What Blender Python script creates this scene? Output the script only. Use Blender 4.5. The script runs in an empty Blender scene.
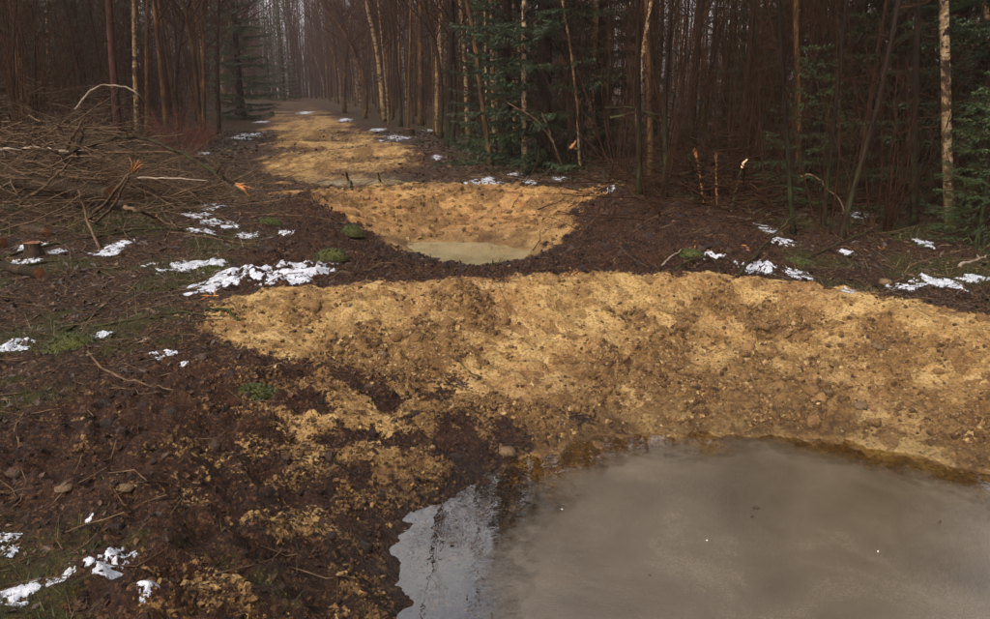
import bpy, math, random
import numpy as np

R = math.radians
random.seed(11)
rng = np.random.default_rng(11)
SC = bpy.context.scene
COL = SC.collection

# ------------------------------------------------------------------ camera
CAM_H, PITCH, FPX = 1.7, R(15.9), 770.0
cam_d = bpy.data.cameras.new('camera')
cam_d.lens = 28.0
cam_d.sensor_width = 36.0
cam_d.clip_start = 0.05
cam_d.clip_end = 2000
cam = bpy.data.objects.new('camera', cam_d)
COL.objects.link(cam)
cam.location = (0, 0, CAM_H)
cam.rotation_euler = (math.pi / 2 - PITCH, 0, 0)
SC.camera = cam

# ------------------------------------------------------------------ sky, sun, exposure
SUN_EL, SUN_AZ = R(48), R(215)          # azimuth clockwise from +Y
world = bpy.data.worlds.new('World')
SC.world = world
world.use_nodes = True
wt = world.node_tree
wt.nodes.clear()
w_out = wt.nodes.new('ShaderNodeOutputWorld')
w_bg = wt.nodes.new('ShaderNodeBackground')
w_sky = wt.nodes.new('ShaderNodeTexSky')
w_sky.sky_type = 'NISHITA'
w_sky.sun_disc = False
w_sky.sun_elevation = SUN_EL
w_sky.sun_rotation = SUN_AZ
w_sky.air_density = 1.0
w_sky.dust_density = 5.0
w_hs = wt.nodes.new('ShaderNodeHueSaturation')
w_hs.inputs['Saturation'].default_value = 0.25
w_tc = wt.nodes.new('ShaderNodeTexCoord')
w_no = wt.nodes.new('ShaderNodeTexNoise')
w_no.inputs['Scale'].default_value = 5.0
w_no.inputs['Detail'].default_value = 6.0
w_cr = wt.nodes.new('ShaderNodeValToRGB')
w_cr.color_ramp.elements[0].position = 0.36
w_cr.color_ramp.elements[0].color = (1.55, 1.56, 1.70, 1)
w_cr.color_ramp.elements[1].position = 0.64
w_cr.color_ramp.elements[1].color = (2.75, 2.55, 2.32, 1)
w_mx = wt.nodes.new('ShaderNodeMix')
w_mx.data_type = 'RGBA'
w_mx.blend_type = 'MULTIPLY'
w_mx.inputs[0].default_value = 1.0
L = wt.links.new
L(w_sky.outputs[0], w_hs.inputs['Color'])
L(w_tc.outputs['Generated'], w_no.inputs['Vector'])
L(w_no.outputs[0], w_cr.inputs[0])
L(w_hs.outputs[0], w_mx.inputs[6])
L(w_cr.outputs[0], w_mx.inputs[7])
L(w_mx.outputs[2], w_bg.inputs[0])
w_bg.inputs[1].default_value = 0.12
L(w_bg.outputs[0], w_out.inputs[0])

sun_d = bpy.data.lights.new('sun', 'SUN')
sun_d.energy = 1.0
sun_d.angle = R(12)
sun_d.color = (1.0, 0.93, 0.82)
sun = bpy.data.objects.new('sun', sun_d)
COL.objects.link(sun)
sun.location = (0, -5, 30)
sun.rotation_euler = (math.pi / 2 - SUN_EL, 0, math.pi - SUN_AZ)

SC.view_settings.view_transform = 'Standard'
SC.view_settings.look = 'None'
SC.view_settings.gamma = 1.0
SC.view_settings.use_curve_mapping = False
SC.view_settings.exposure = 0.62
SC.cycles.max_bounces = 6
SC.cycles.diffuse_bounces = 3
SC.cycles.glossy_bounces = 3
SC.cycles.transparent_max_bounces = 12
SC.cycles.volume_bounces = 0
SC.cycles.caustics_reflective = False
SC.cycles.caustics_refractive = False
SC.cycles.sample_clamp_indirect = 4.0


# ------------------------------------------------------------------ noise in numpy
def _hash(ix, iy, seed):
    h = (ix.astype(np.int64) * 374761393 + iy.astype(np.int64) * 668265263 + seed * 974634777) & 0xFFFFFFFF
    h = ((h ^ (h >> 13)) * 1274126177) & 0xFFFFFFFF
    h = ((h ^ (h >> 16)) * 2246822519) & 0xFFFFFFFF
    return ((h ^ (h >> 15)) & 0xFFFFFF) / float(0x1000000)


def pn(x, y, seed=0):
    """gradient noise, about -0.7..0.7"""
    x0 = np.floor(x); y0 = np.floor(y)
    fx = x - x0; fy = y - y0
    u = fx * fx * fx * (fx * (fx * 6 - 15) + 10)
    v = fy * fy * fy * (fy * (fy * 6 - 15) + 10)
    def g(dx, dy):
        a = _hash(x0 + dx, y0 + dy, seed) * (2 * math.pi)
        return np.cos(a) * (fx - dx) + np.sin(a) * (fy - dy)
    a = g(0, 0); b = g(1, 0); c = g(0, 1); d = g(1, 1)
    return (a + (b - a) * u) * (1 - v) + (c + (d - c) * u) * v


def fbm(x, y, freq, octs, seed=0, gain=0.5):
    s = np.zeros_like(x); amp = 1.0
    for k in range(octs):
        s = s + amp * pn(x * freq + 13.7 * k, y * freq - 7.3 * k, seed + k)
        freq *= 2.03; amp *= gain
    return s


def worley(x, y, freq, seed=0):
    """rounded lumps: 1 at a cell's centre, 0 at its joints"""
    x = x * freq; y = y * freq
    x0 = np.floor(x); y0 = np.floor(y)
    d1 = np.full_like(x, 9.0); d2 = np.full_like(x, 9.0); hid = np.zeros_like(x)
    for i in (-1, 0, 1):
        for j in (-1, 0, 1):
            cx = x0 + i; cy = y0 + j
            px = cx + _hash(cx, cy, seed); py = cy + _hash(cx, cy, seed + 51)
            d = np.hypot(px - x, py - y)
            near = d < d1
            d2 = np.where(near, d1, np.minimum(d2, d))
            hid = np.where(near, _hash(cx, cy, seed + 97), hid)
            d1 = np.where(near, d, d1)
    return np.clip((d2 - d1) * 1.6, 0, 1), hid


def sstep(a, b, x):
    t = np.clip((x - a) / (b - a), 0, 1)
    return t * t * (3 - 2 * t)


def sdf(poly, x, y):
    """signed distance to a closed polygon, negative inside"""
    d = np.full_like(x, 1e9); inside = np.zeros(x.shape, bool)
    n = len(poly)
    for i in range(n):
        ax, ay = poly[i]; bx, by = poly[(i + 1) % n]
        ex, ey = bx - ax, by - ay
        t = np.clip(((x - ax) * ex + (y - ay) * ey) / (ex * ex + ey * ey), 0, 1)
        d = np.minimum(d, np.hypot(x - ax - t * ex, y - ay - t * ey))
        c = ((ay > y) != (by > y)) & (x < (bx - ax) * (y - ay) / (by - ay + 1e-12) + ax)
        inside ^= c
    return np.where(inside, -d, d)


def smooth_poly(p, it=2):
    for _ in range(it):
        q = []
        for i in range(len(p)):
            a = p[i]; b = p[(i + 1) % len(p)]
            q.append((a[0] * .75 + b[0] * .25, a[1] * .75 + b[1] * .25))
            q.append((a[0] * .25 + b[0] * .75, a[1] * .25 + b[1] * .75))
        p = q
    return p


# ------------------------------------------------------------------ the place, in metres
# ride axis: the row of ponds runs away to the left
AX_Y = np.array([-60, 3.3, 10.4, 17.2, 27, 42.7, 76, 140, 420.])
AX_X = np.array([13, 1.0, -0.4, -2.9, -5.7, -10.2, -19.5, -37, -115.])
POND1 = smooth_poly([(-0.30, 2.65), (-0.53, 3.04), (-0.47, 3.42), (-0.24, 3.80), (0.12, 4.25), (0.66, 4.50), (1.59, 4.66),
         (2.30, 4.44), (2.95, 3.90), (3.25, 3.2), (2.9, 2.3), (2.0, 1.7), (1.0, 1.5), (0.1, 1.9)])
POND2 = smooth_poly([(-1.4, 10.95), (-0.8, 11.15), (0.0, 11.0), (0.52, 10.4), (0.32, 9.85), (0.06, 9.55), (-0.32, 9.42), (-0.9, 9.9)])
POND3 = smooth_poly([(-4.1, 17.3), (-3.2, 18.2), (-2.2, 18.0), (-1.9, 17.0), (-2.7, 16.4), (-3.6, 16.5)])
W1, W2, W3 = -0.42, -0.42, -0.28
CLAY1 = [(-2.25, 5.15), (-2.05, 5.9), (-1.35, 6.12), (-0.4, 6.34), (0.9, 6.50), (1.8, 6.62), (2.6, 6.32), (3.3, 5.82), (3.85, 5.32),
         (4.7, 4.5), (4.6, 3.5), (3.6, 2.3), (2.5, 2.6), (1.2, 3.2), (0.35, 3.75), (0.1, 4.2), (-0.15, 4.55), (-0.55, 4.85), (-1.1, 4.98), (-1.8, 4.9)]
CLAY2 = [(-3.7, 12.8), (-3.0, 13.7), (-1.6, 14.0), (0.1, 13.8), (1.1, 13.0), (2.1, 11.9), (1.4, 11.3), (0.85, 10.75), (0.5, 10.2), (-0.3, 10.1), (-1.3, 10.35), (-1.95, 10.8), (-2.35, 11.5), (-2.9, 12.0)]
CREST1 = [(-2.2, 5.45), (-1.9, 5.85), (-1.34, 5.98), (-0.38, 6.18), (0.9, 6.32), (1.8, 6.45), (2.5, 6.1), (3.2, 5.6), (3.9, 4.8)]
CREST2 = [(-3.3, 12.9), (-1.64, 13.35), (0.08, 13.1), (1.04, 12.5), (1.98, 11.5), (2.6, 10.3)]
CREST3 = [(-5.4, 20.6), (-3.6, 20.9), (-1.8, 20.6)]
PEAT_L = [(-2.6, 11.6), (-2.0, 10.2), (-1.5, 8.8)]
PEAT_R = [(1.6, 10.9), (1.9, 9.6), (1.2, 8.3)]


def axis_u(x, y):
    return (x - np.interp(y, AX_Y, AX_X)) * 0.965


def polyline_d(pl, x, y):
    d = np.full_like(x, 1e9)
    for (ax, ay), (bx, by) in zip(pl[:-1], pl[1:]):
        ex, ey = bx - ax, by - ay
        t = np.clip(((x - ax) * ex + (y - ay) * ey) / (ex * ex + ey * ey), 0, 1)
        d = np.minimum(d, np.hypot(x - ax - t * ex, y - ay - t * ey))
    return d


def terrain(x, y):
    """height and the surface kinds (clay, moss, peat, wet) at x, y"""
    x = np.asarray(x, float); y = np.asarray(y, float)
    u = axis_u(x, y)
    w = fbm(x, y, 1.1, 4, 5)
    wf = fbm(x, y, 5.0, 3, 15)
    base = 0.10 * fbm(x, y, 0.25, 3, 1)
    base = base * sstep(4, 12, y) + 0.02 * fbm(x, y, 0.8, 2, 2)
    # the left side of the ride climbs gently to the trees
    base = base + sstep(6, 14, y) * (1.0 * sstep(3.2, 9.0, -u) + 0.02 * np.clip(-u - 9, 0, 60))
    base = base + 0.14 * sstep(3.0, 6.0, u) * sstep(6, 9, y)
    base = base + 0.55 * sstep(28, 75, y)
    ride = 1 - sstep(1.5, 3.4, np.abs(u))
    base = base + ride * sstep(14, 18, y) * (0.22 * np.sin((y - 20.8 + .5 * w) * 0.85) * np.exp(-np.abs(y - 21) / 30))
    # spoil ridges
    def ridge(pl, hgt, wid):
        d = polyline_d(pl, x, y)
        return hgt * np.exp(-(d / wid) ** 2)
    top = ridge(CREST1, 0.15, 0.50) + ridge(CREST2, 0.09, 0.7) + ridge(CREST3, 0.10, 1.0)
    top = top + ridge(PEAT_L, 0.20, 0.7) + ridge(PEAT_R, 0.34, 0.8)
    g = base + top
    # ponds
    wet = np.zeros_like(x); bedpale = np.zeros_like(x)
    for poly, zw, bank_f, bank_n in ((POND1, W1, 1.75, 0.95), (POND2, W2, 1.75, 2.6), (POND3, W3, 1.2, 2.6)):
        near = (np.abs(x - np.mean([p[0] for p in poly])) < 6) & (np.abs(y - np.mean([p[1] for p in poly])) < 6)
        if not near.any():
            continue
        xn, yn = x[near], y[near]
        d = sdf(poly, xn, yn) + 0.10 * w[near] + 0.055 * wf[near]
        cy = np.mean([p[1] for p in poly]); cx = np.mean([p[0] for p in poly])
        far = sstep(-0.2, 0.6, (yn - cy) / (np.hypot(xn - cx, yn - cy) + 1e-3))
        bw = bank_n + (bank_f - bank_n) * far
        t = np.clip(d / bw, 0, 1)
        prof = (t ** np.where(bank_n > 2, 1.05 - .3 * far, 0.85 - 0.1 * far)) * (1 - 0.25 * t * (1 - t))
        zz = zw + (g[near] - zw) * prof
        bed = zw + np.where(d < 0, np.maximum(d * (0.42 - .22 * far), -0.45), 0)
        g[near] = np.where(d < 0, bed, zz)
        wet[near] = np.maximum(wet[near], np.where(d < -.04, .985, 1 - sstep(0.0, 0.30, d) * .6 - .4 * sstep(.1, 1.0, d)))
        bedpale[near] = np.maximum(bedpale[near], sstep(.0, -.06, d))
    # kinds of surface
    n1 = 0.28 * w + 0.16 * wf
    clay = 1 - sstep(-0.26, 0.20, sdf(CLAY1, x, y) + 1.2 * n1)
    hole = 0.9 * np.exp(-(((x - 0.05) / 0.35) ** 2 + ((y - 4.42) / 0.15) ** 2))      # dark peat lumps above the near shore
    hole = hole + 0.8 * np.exp(-(((x - 0.6) / 0.30) ** 2 + ((y - 4.60) / 0.11) ** 2))
    clay = np.maximum(clay - hole * (0.7 + wf), 0)
    clay = np.maximum(clay, 1 - sstep(-0.25, 0.25, sdf(CLAY2, x, y) + 1.9 * n1))
    trk = (1 - sstep(1.3, 2.5, np.abs(u + 0.1 + .5 * fbm(x, y, .3, 2, 63)) + 2.2 * n1)) * sstep(14.6, 16.2, y + n1) * (1 - sstep(.6, 1.3, u + 2 * n1) * sstep(19.5, 17.5, y))
    trk = trk * (1 - 0.72 * sstep(36, 60, y)) * (0.34 + 1.15 * np.clip(fbm(x * .5, y * 1.3, .6, 4, 61) + .34, 0, 1))
    clay = np.maximum(clay, np.clip(trk, 0, 1))
    # clay smeared into the peat on the near left
    sm = sstep(0.02, 0.32, fbm(x, y, 3.0, 4, 33) + 0.20) * np.exp(-(((x + 0.70) / 0.85) ** 2 + ((y - 4.3) / 0.9) ** 2)) * 1.2
    sm2 = sstep(0.05, 0.3, fbm(x, y, 3.1, 4, 35) + 0.10) * np.exp(-(((x + 0.85) / 0.55) ** 2 + ((y - 2.85) / 0.7) ** 2))
    sm3 = sstep(0.05, 0.35, fbm(x, y, 2.7, 4, 37) + 0.02) * np.exp(-(((x + 2.1) / 0.9) ** 2 + ((y - 3.5) / 0.35) ** 2)) * 0.8
    clay = np.clip(np.maximum.reduce([clay, sm * 0.72, sm2 * 0.62, sm3 * 0.55]), 0, 1)
    peat = np.exp(-(np.clip(sdf([(-2.9, 11.8), (-2.2, 6.3), (0, 6.3), (2.6, 6.6), (3.0, 10), (2.3, 12), (1.2, 11), (-.3, 9.5), (-1.6, 11)], x, y) + n1, 0, 9) / 0.25) ** 2)
    peat = np.maximum(peat, np.exp(-(np.clip(sdf([(-1.9, 4.6), (-2.6, 3.4), (-1.3, 2.9), (-1.0, 1.6), (0.5, 1.5), (0.2, 4.4)], x, y) + n1, 0, 9) / 0.3) ** 2))
    moss = sstep(-0.02, 0.30, fbm(x, y, 0.9, 4, 71) + 0.12) * sstep(2.0, 3.0, np.abs(u)) * (1 - peat)
    moss = np.maximum(moss, 0.9 * sstep(0.0, 0.3, fbm(x, y, 2.0, 3, 73) + .2) * np.exp(-(((x + 1.55) / 0.85) ** 2 + ((y - 2.35) / 0.45) ** 2)))
    moss = np.clip(moss * (1 - clay), 0, 1)
    # small relief: lumps of clay, torn peat, litter
    nearw = 1 - sstep(14, 40, y)
    l1, h1 = worley(x + .05 * wf, y + .05 * w, 3.2, 3)
    l2, h2 = worley(x + .03 * wf, y, 8.0, 4)
    l3, h3 = worley(x, y + .015 * wf, 17.0, 6)
    fine = fbm(x, y, 9.0, 4, 21, 0.6)
    rough = sstep(-0.28, 0.28, fbm(x, y, 1.3, 4, 23) + .22 * sstep(6.1, 4.7, y) * (y < 7) - .12 - .35 * np.exp(-(polyline_d(CREST1, x, y) / .22) ** 2))
    gul = np.abs(fbm(x * 1.0, y * .55, 1.5, 3, 25))
    cl = (0.050 * l1 * h1 + (0.014 + 0.062 * rough) * l2 * h2 * h2 + (0.005 + 0.024 * rough) * l3 * h3 + (.010 + 0.022 * rough) * fine + .09 * np.minimum(gul, .3))
    pe = (0.030 * l1 * h1 + 0.026 * l2 * h2 + 0.022 * l3 * h3 + 0.060 * fine + 0.07 * wf)
    li = 0.05 * fbm(x, y, 2.0, 3, 81) + 0.022 * fine + 0.012 * l3 * h3
    rel = clay * cl + (1 - clay) * (peat * pe + (1 - peat) * li)
    g = g + rel * (0.45 + 0.55 * nearw) * (1 - 0.65 * wet)
    return g, clay, moss, peat, wet * (1 - .55 * bedpale), rough, bedpale


def graded(a, b, step, lo, hi, ex):
    """points dense between a and b, growing coarser out to lo and hi"""
    mid = list(np.arange(a, b, step))
    def out(start, end, s):
        r = []; p = start
        while (p - end) * s < 0:
            k = step * (1 + abs(p - start) / 3.0) ** ex
            p += s * k
            r.append(p)
        return r
    return np.array(out(a, lo, -1)[::-1] + mid + out(mid[-1], hi, 1))


XS = graded(-4.0, 4.2, 0.027, -300, 300, 1.75)
YS = graded(1.6, 7.2, 0.021, -60, 420, 1.45)
GX, GY = np.meshgrid(XS, YS)
GZ, G_CLAY, G_MOSS, G_PEAT, G_WET, G_ROUGH, G_BED = [a.reshape(GX.shape) for a in terrain(GX.ravel(), GY.ravel())]


def ground_z(x, y):
    """height of the built ground sheet"""
    i = int(np.clip(np.searchsorted(XS, x) - 1, 0, len(XS) - 2)); j = int(np.clip(np.searchsorted(YS, y) - 1, 0, len(YS) - 2))
    fx = (x - XS[i]) / (XS[i + 1] - XS[i]); fy = (y - YS[j]) / (YS[j + 1] - YS[j])
    return float(GZ[j, i] * (1 - fx) * (1 - fy) + GZ[j, i + 1] * fx * (1 - fy) + GZ[j + 1, i] * (1 - fx) * fy + GZ[j + 1, i + 1] * fx * fy)


def ground_many(x, y, A=None):
    A = GZ if A is None else A
    i = np.clip(np.searchsorted(XS, x) - 1, 0, len(XS) - 2); j = np.clip(np.searchsorted(YS, y) - 1, 0, len(YS) - 2)
    fx = (x - XS[i]) / (XS[i + 1] - XS[i]); fy = (y - YS[j]) / (YS[j + 1] - YS[j])
    return A[j, i] * (1 - fx) * (1 - fy) + A[j, i + 1] * fx * (1 - fy) + A[j + 1, i] * (1 - fx) * fy + A[j + 1, i + 1] * fx * fy


def ray(px, py):
    u = (px - 495) / FPX; v = (309.5 - py) / FPX
    return np.array([u, math.cos(PITCH) + v * math.sin(PITCH), -math.sin(PITCH) + v * math.cos(PITCH)])


_T = np.concatenate([np.arange(1.5, 30, 0.02), np.arange(30, 160, 0.2)])


def spot(px, py):
    """the point of the ground seen at a place of the photograph, used to survey where things stand"""
    d = ray(px, py)
    X, Y, Z = d[0] * _T, d[1] * _T, CAM_H + d[2] * _T
    k = np.argmax(Z < ground_many(X, Y))
    return np.array([X[k], Y[k], ground_z(X[k], Y[k])])


def over(px, py, depth):
    """the point seen there at a given distance along +Y"""
    d = ray(px, py); t = depth / d[1]
    return np.array([d[0] * t, depth, CAM_H + d[2] * t])


# ------------------------------------------------------------------ material helpers
class Nodes:
    def __init__(s, name):
        s.m = bpy.data.materials.new(name); s.m.use_nodes = True
        s.t = s.m.node_tree; s.t.nodes.clear()
        s.out = s.t.nodes.new('ShaderNodeOutputMaterial')
    def n(s, typ, ins=None, **kw):
        nd = s.t.nodes.new('ShaderNode' + typ)
        for k, v in kw.items(): setattr(nd, k, v)
        for k, v in (ins or {}).items(): s.set(nd.inputs[k], v)
        return nd
    def set(s, sock, v):
        if isinstance(v, bpy.types.NodeSocket): s.t.links.new(v, sock)
        elif isinstance(v, (tuple, list)) and len(v) == 3 and sock.type == 'RGBA': sock.default_value = (*v, 1)
        else: sock.default_value = v
    def noise(s, scale, detail=4, rough=0.55, vec=None, dist=0.0):
        ins = {'Scale': scale, 'Detail': detail, 'Roughness': rough, 'Distortion': dist}
        if vec is not None: ins['Vector'] = vec
        return s.n('TexNoise', ins).outputs[0]
    def vor(s, scale, vec=None, out='Distance', feature='F1'):
        ins = {'Scale': scale}
        if vec is not None: ins['Vector'] = vec
        return s.n('TexVoronoi', ins, feature=feature).outputs[out]
    def ramp(s, fac, stops, interp='LINEAR'):
        r = s.n('ValToRGB', {'Fac': fac}); cr = r.color_ramp; cr.interpolation = interp
        while len(cr.elements) < len(stops): cr.elements.new(0.5)
        for e, (p, c) in zip(cr.elements, stops):
            e.position = p; e.color = (*c, 1) if len(c) == 3 else c
        return r.outputs[0]
    def mix(s, f, a, b, blend='MIX'):
        m = s.n('Mix', data_type='RGBA', blend_type=blend)
        s.set(m.inputs[0], f); s.set(m.inputs[6], a); s.set(m.inputs[7], b)
        return m.outputs[2]
    def math(s, op, a, b=0.0, c=None, clamp=False):
        m = s.n('Math', operation=op, use_clamp=clamp)
        s.set(m.inputs[0], a); s.set(m.inputs[1], b)
        if c is not None: s.set(m.inputs[2], c)
        return m.outputs[0]
    def mr(s, v, a, b, c=0.0, d=1.0):
        return s.n('MapRange', {0: v, 1: a, 2: b, 3: c, 4: d}).outputs[0]
    def objco(s): return s.n('TexCoord').outputs['Object']
    def pos(s): return s.n('NewGeometry').outputs['Position']
    def scaled(s, vec, sc): return s.n('Mapping', {'Vector': vec, 'Scale': sc}).outputs[0]
    def rnd(s): return s.n('ObjectInfo').outputs['Random']
    def bump(s, h, dist, strength=1.0): return s.n('Bump', {'Height': h, 'Distance': dist, 'Strength': strength}).outputs[0]
    def bsdf(s, col, rough=0.8, spec=0.3, nor=None, **kw):
        b = s.n('BsdfPrincipled', {'Base Color': col, 'Roughness': rough, 'Specular IOR Level': spec})
        if nor is not None: s.set(b.inputs['Normal'], nor)
        for k, v in kw.items(): s.set(b.inputs[k], v)
        s.t.links.new(b.outputs[0], s.out.inputs[0])
        return s.m


M = {}

def mat_ground():
    s = Nodes('earth')
    p = s.pos()
    a = s.n('Attribute', attribute_name='kinds').outputs['Color']
    sep = s.n('SeparateColor', {0: a})
    clay, moss, peat = sep.outputs[0], sep.outputs[1], sep.outputs[2]
    wet = s.n('Attribute', attribute_name='wet').outputs['Fac']
    nA = s.noise(1.6, 5, .6, p); nB = s.noise(9, 6, .65, p); nC = s.noise(45, 5, .65, p); nD = s.noise(160, 3, .6, p)
    v1 = s.vor(26, p, 'Color'); v1s = s.n('SeparateColor', {0: v1}).outputs[0]
    v2 = s.vor(70, p, 'Color'); v2s = s.n('SeparateColor', {0: v2}).outputs[1]
    # clay: yellow ochre, redder and browner in patches, paler lumps
    nE = s.noise(3.6, 6, .7, p, .6)
    crumb = s.n('Attribute', attribute_name='crumbly').outputs['Fac']
    c0 = s.ramp(nE, [(.30, (.15, .080, .028)), (.44, (.26, .155, .055)), (.55, (.38, .245, .092)), (.70, (.52, .375, .165))])
    c1 = s.mix(s.mr(nA, .45, .62, 0, .8), c0, s.mix(.65, c0, (.21, .085, .034)))
    c1 = s.mix(s.mr(v1s, .0, 1.0, .0, .35), c1, (.44, .31, .135))
    wv = s.n('VectorMath', {0: p, 1: s.n('VectorMath', {0: s.n('TexNoise', {'Vector': p, 'Scale': 7.0, 'Detail': 3.0}).outputs[1], 'Scale': .16}, operation='SCALE').outputs[0]}, operation='ADD').outputs[0]
    v0 = s.n('SeparateColor', {0: s.vor(8, wv, 'Color')}).outputs[0]
    c1 = s.mix(s.mr(v0, .62, .95, 0, .65), c1, (.50, .36, .16))
    c1 = s.mix(s.mr(v0, .30, .05, 0, .60), c1, (.115, .055, .022))
    ruddy = s.n('Attribute', attribute_name='ruddy').outputs['Fac']
    c1 = s.mix(s.math('MULTIPLY', ruddy, .38), c1, s.mix(1.0, c1, (.95, .62, .42), 'MULTIPLY'))
    cr2 = s.math('ADD', crumb, s.math('MULTIPLY', s.math('SUBTRACT', nB, .5), 1.6))
    c1 = s.mix(s.mr(cr2, .22, .85, 0, .86), c1, s.mix(s.mr(v1s, 0, 1, .15, .75), (.060, .030, .012), (.28, .162, .058)))
    c1 = s.mix(s.mr(nC, .52, .34, 0, .80), c1, (.050, .026, .013))
    c1 = s.mix(s.mr(v2s, .93, .99, 0, .5), c1, (.54, .43, .26))
    # peat: black-brown with rusty crumbs
    p0 = s.ramp(nC, [(.30, (.008, .004, .003)), (.48, (.024, .012, .008)), (.62, (.066, .031, .018)), (.78, (.15, .074, .042))])
    p0 = s.mix(s.mr(nA, .45, .65, 0, .65), p0, s.mix(.6, p0, (.095, .044, .024)))
    p0 = s.mix(s.mr(v2s, .80, .95, 0, .6), p0, (.16, .088, .050))
    # litter: wet brown leaves and needles
    l0 = s.ramp(v2s, [(0, (.010, .006, .004)), (.4, (.030, .016, .010)), (.7, (.070, .036, .020)), (.9, (.13, .072, .038)), (1, (.20, .13, .075))])
    l0 = s.mix(s.mr(nB, .42, .60, 0, .75), l0, (.020, .013, .010))
    l0 = s.mix(s.mr(nC, .56, .7, 0, .5), l0, (.10, .06, .035))
    m0 = s.ramp(nC, [(.3, (.012, .015, .004)), (.52, (.038, .042, .010)), (.72, (.085, .086, .022))])
    # borders broken up by fine noise
    c1 = s.mix(1.0, c1, (1.02, .955, .86), 'MULTIPLY')
    brk = s.math('MULTIPLY', s.math('ADD', s.math('SUBTRACT', nB, .5), s.math('MULTIPLY', s.math('SUBTRACT', nC, .5), 1.5)), 1.5)
    fc = s.mr(s.math('ADD', clay, brk), .36, .62)
    fp = s.mr(s.math('ADD', peat, brk), .36, .62)
    fm = s.mr(s.math('ADD', moss, s.math('MULTIPLY', brk, 1.3)), .40, .72)
    col = s.mix(s.math('MULTIPLY', fp, .9), l0, p0)
    col = s.mix(s.math('MULTIPLY', fm, .85), col, m0)
    col = s.mix(1.0, col, (.70, .58, .45), 'MULTIPLY')
    col = s.mix(fc, col, c1)
    dampv = s.mr(wet, 0, 1, .98, .52)
    col = s.mix(1.0, col, s.n('CombineColor', {0: dampv, 1: dampv, 2: dampv}).outputs[0], 'MULTIPLY')
    hb = s.math('ADD', s.math('MULTIPLY', nC, .6), s.math('ADD', s.math('MULTIPLY', nD, .35), s.math('MULTIPLY', v2s, .30)))
    hb = s.math('ADD', hb, s.math('MULTIPLY', nB, .9))
    nor = s.bump(hb, .05, 1.0)
    rough = s.math('SUBTRACT', s.mr(nC, .3, .7, .62, .9), s.math('MULTIPLY', wet, .30))
    rough = s.math('SUBTRACT', rough, s.math('MULTIPLY', fp, .10))
    return s.bsdf(col, rough, s.mr(wet, 0, 1, .14, .26), nor)

M['earth'] = mat_ground()


def mat_clod():
    s = Nodes('clay_clod')
    o = s.objco(); r = s.rnd()
    w = s.n('Mapping', {'Vector': o}); s.set(w.inputs['Location'], s.n('CombineXYZ', {0: s.math('MULTIPLY', r, 40.0), 1: r, 2: 0.0}).outputs[0])
    n = s.noise(2.2, 6, .7, w.outputs[0]); nf = s.noise(9, 4, .7, w.outputs[0])
    c = s.ramp(n, [(.3, (.11, .056, .02)), (.5, (.25, .150, .056)), (.7, (.37, .25, .11))])
    c = s.mix(s.mr(nf, .58, .44, 0, .55), c, (.10, .055, .026))
    c = s.mix(s.mr(r, .75, 1.0, 0, .5), c, (.44, .28, .115))
    c = s.mix(1.0, c, (1.12, .98, .82), 'MULTIPLY')
    return s.bsdf(c, .82, .3, s.bump(s.math('ADD', n, s.math('MULTIPLY', nf, .5)), .25, .8))


def mat_peatclod():
    s = Nodes('peat_clod')
    o = s.objco(); r = s.rnd()
    n = s.noise(2.5, 6, .7, o); nf = s.noise(11, 4, .7, o)
    c = s.ramp(nf, [(.3, (.010, .005, .004)), (.52, (.036, .018, .011)), (.72, (.11, .055, .032))])
    c = s.mix(s.mr(r, .65, 1.0, 0, .7), c, (.17, .095, .055))
    return s.bsdf(c, .75, .35, s.bump(s.math('ADD', n, nf), .3, .9))


def mat_bark(name, stops, flake=None, scale=1.0, moss=0.0, hstreak=False):
    s = Nodes(name)
    o = s.objco(); r = s.rnd()
    off = s.n('CombineXYZ', {0: s.math('MULTIPLY', r, 31.0), 1: s.math('MULTIPLY', r, 17.0), 2: s.math('MULTIPLY', r, 23.0)}).outputs[0]
    v = s.n('VectorMath', {0: o, 1: off}, operation='ADD').outputs[0]
    if hstreak:                      # birch: pale skin, dark lenticel bands and black scars
        a = s.noise(1.0, 5, .65, s.scaled(v, (9, 9, 26)))
        b = s.noise(1.0, 4, .6, s.scaled(v, (6, 6, 9)))
        c = s.ramp(a, stops)
        c = s.mix(s.mr(b, .50, .54), c, (.018, .012, .009))
        c = s.mix(s.mr(s.noise(1.0, 3, .5, s.scaled(v, (2, 2, .7))), .42, .62, 0, .6), c, (.16, .085, .035))
        h = s.math('ADD', a, b)
    else:
        a = s.noise(1.0, 6, .7, s.scaled(v, (26 * scale, 26 * scale, 4.5 * scale)))
        b = s.noise(1.0, 4, .6, s.scaled(v, (5, 5, 1.3)))
        c = s.ramp(a, stops)
        if flake: c = s.mix(s.mr(b, .46, .58), c, flake)
        h = a
    if moss:
        z = s.n('SeparateXYZ', {0: o}).outputs[2]
        g = s.math('MULTIPLY', s.mr(z, .1, 1.3, 1, 0), s.mr(s.noise(6, 4, .6, v), .4, .6))
        c = s.mix(s.math('MULTIPLY', g, moss), c, (.040, .055, .014))
    vr = s.mr(r, 0, 1, .75, 1.2)
    c = s.mix(1.0, c, s.n('CombineColor', {0: vr, 1: vr, 2: vr}).outputs[0], 'MULTIPLY')
    return s.bsdf(c, .9, .10, s.bump(h, .02, .8))


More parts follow.
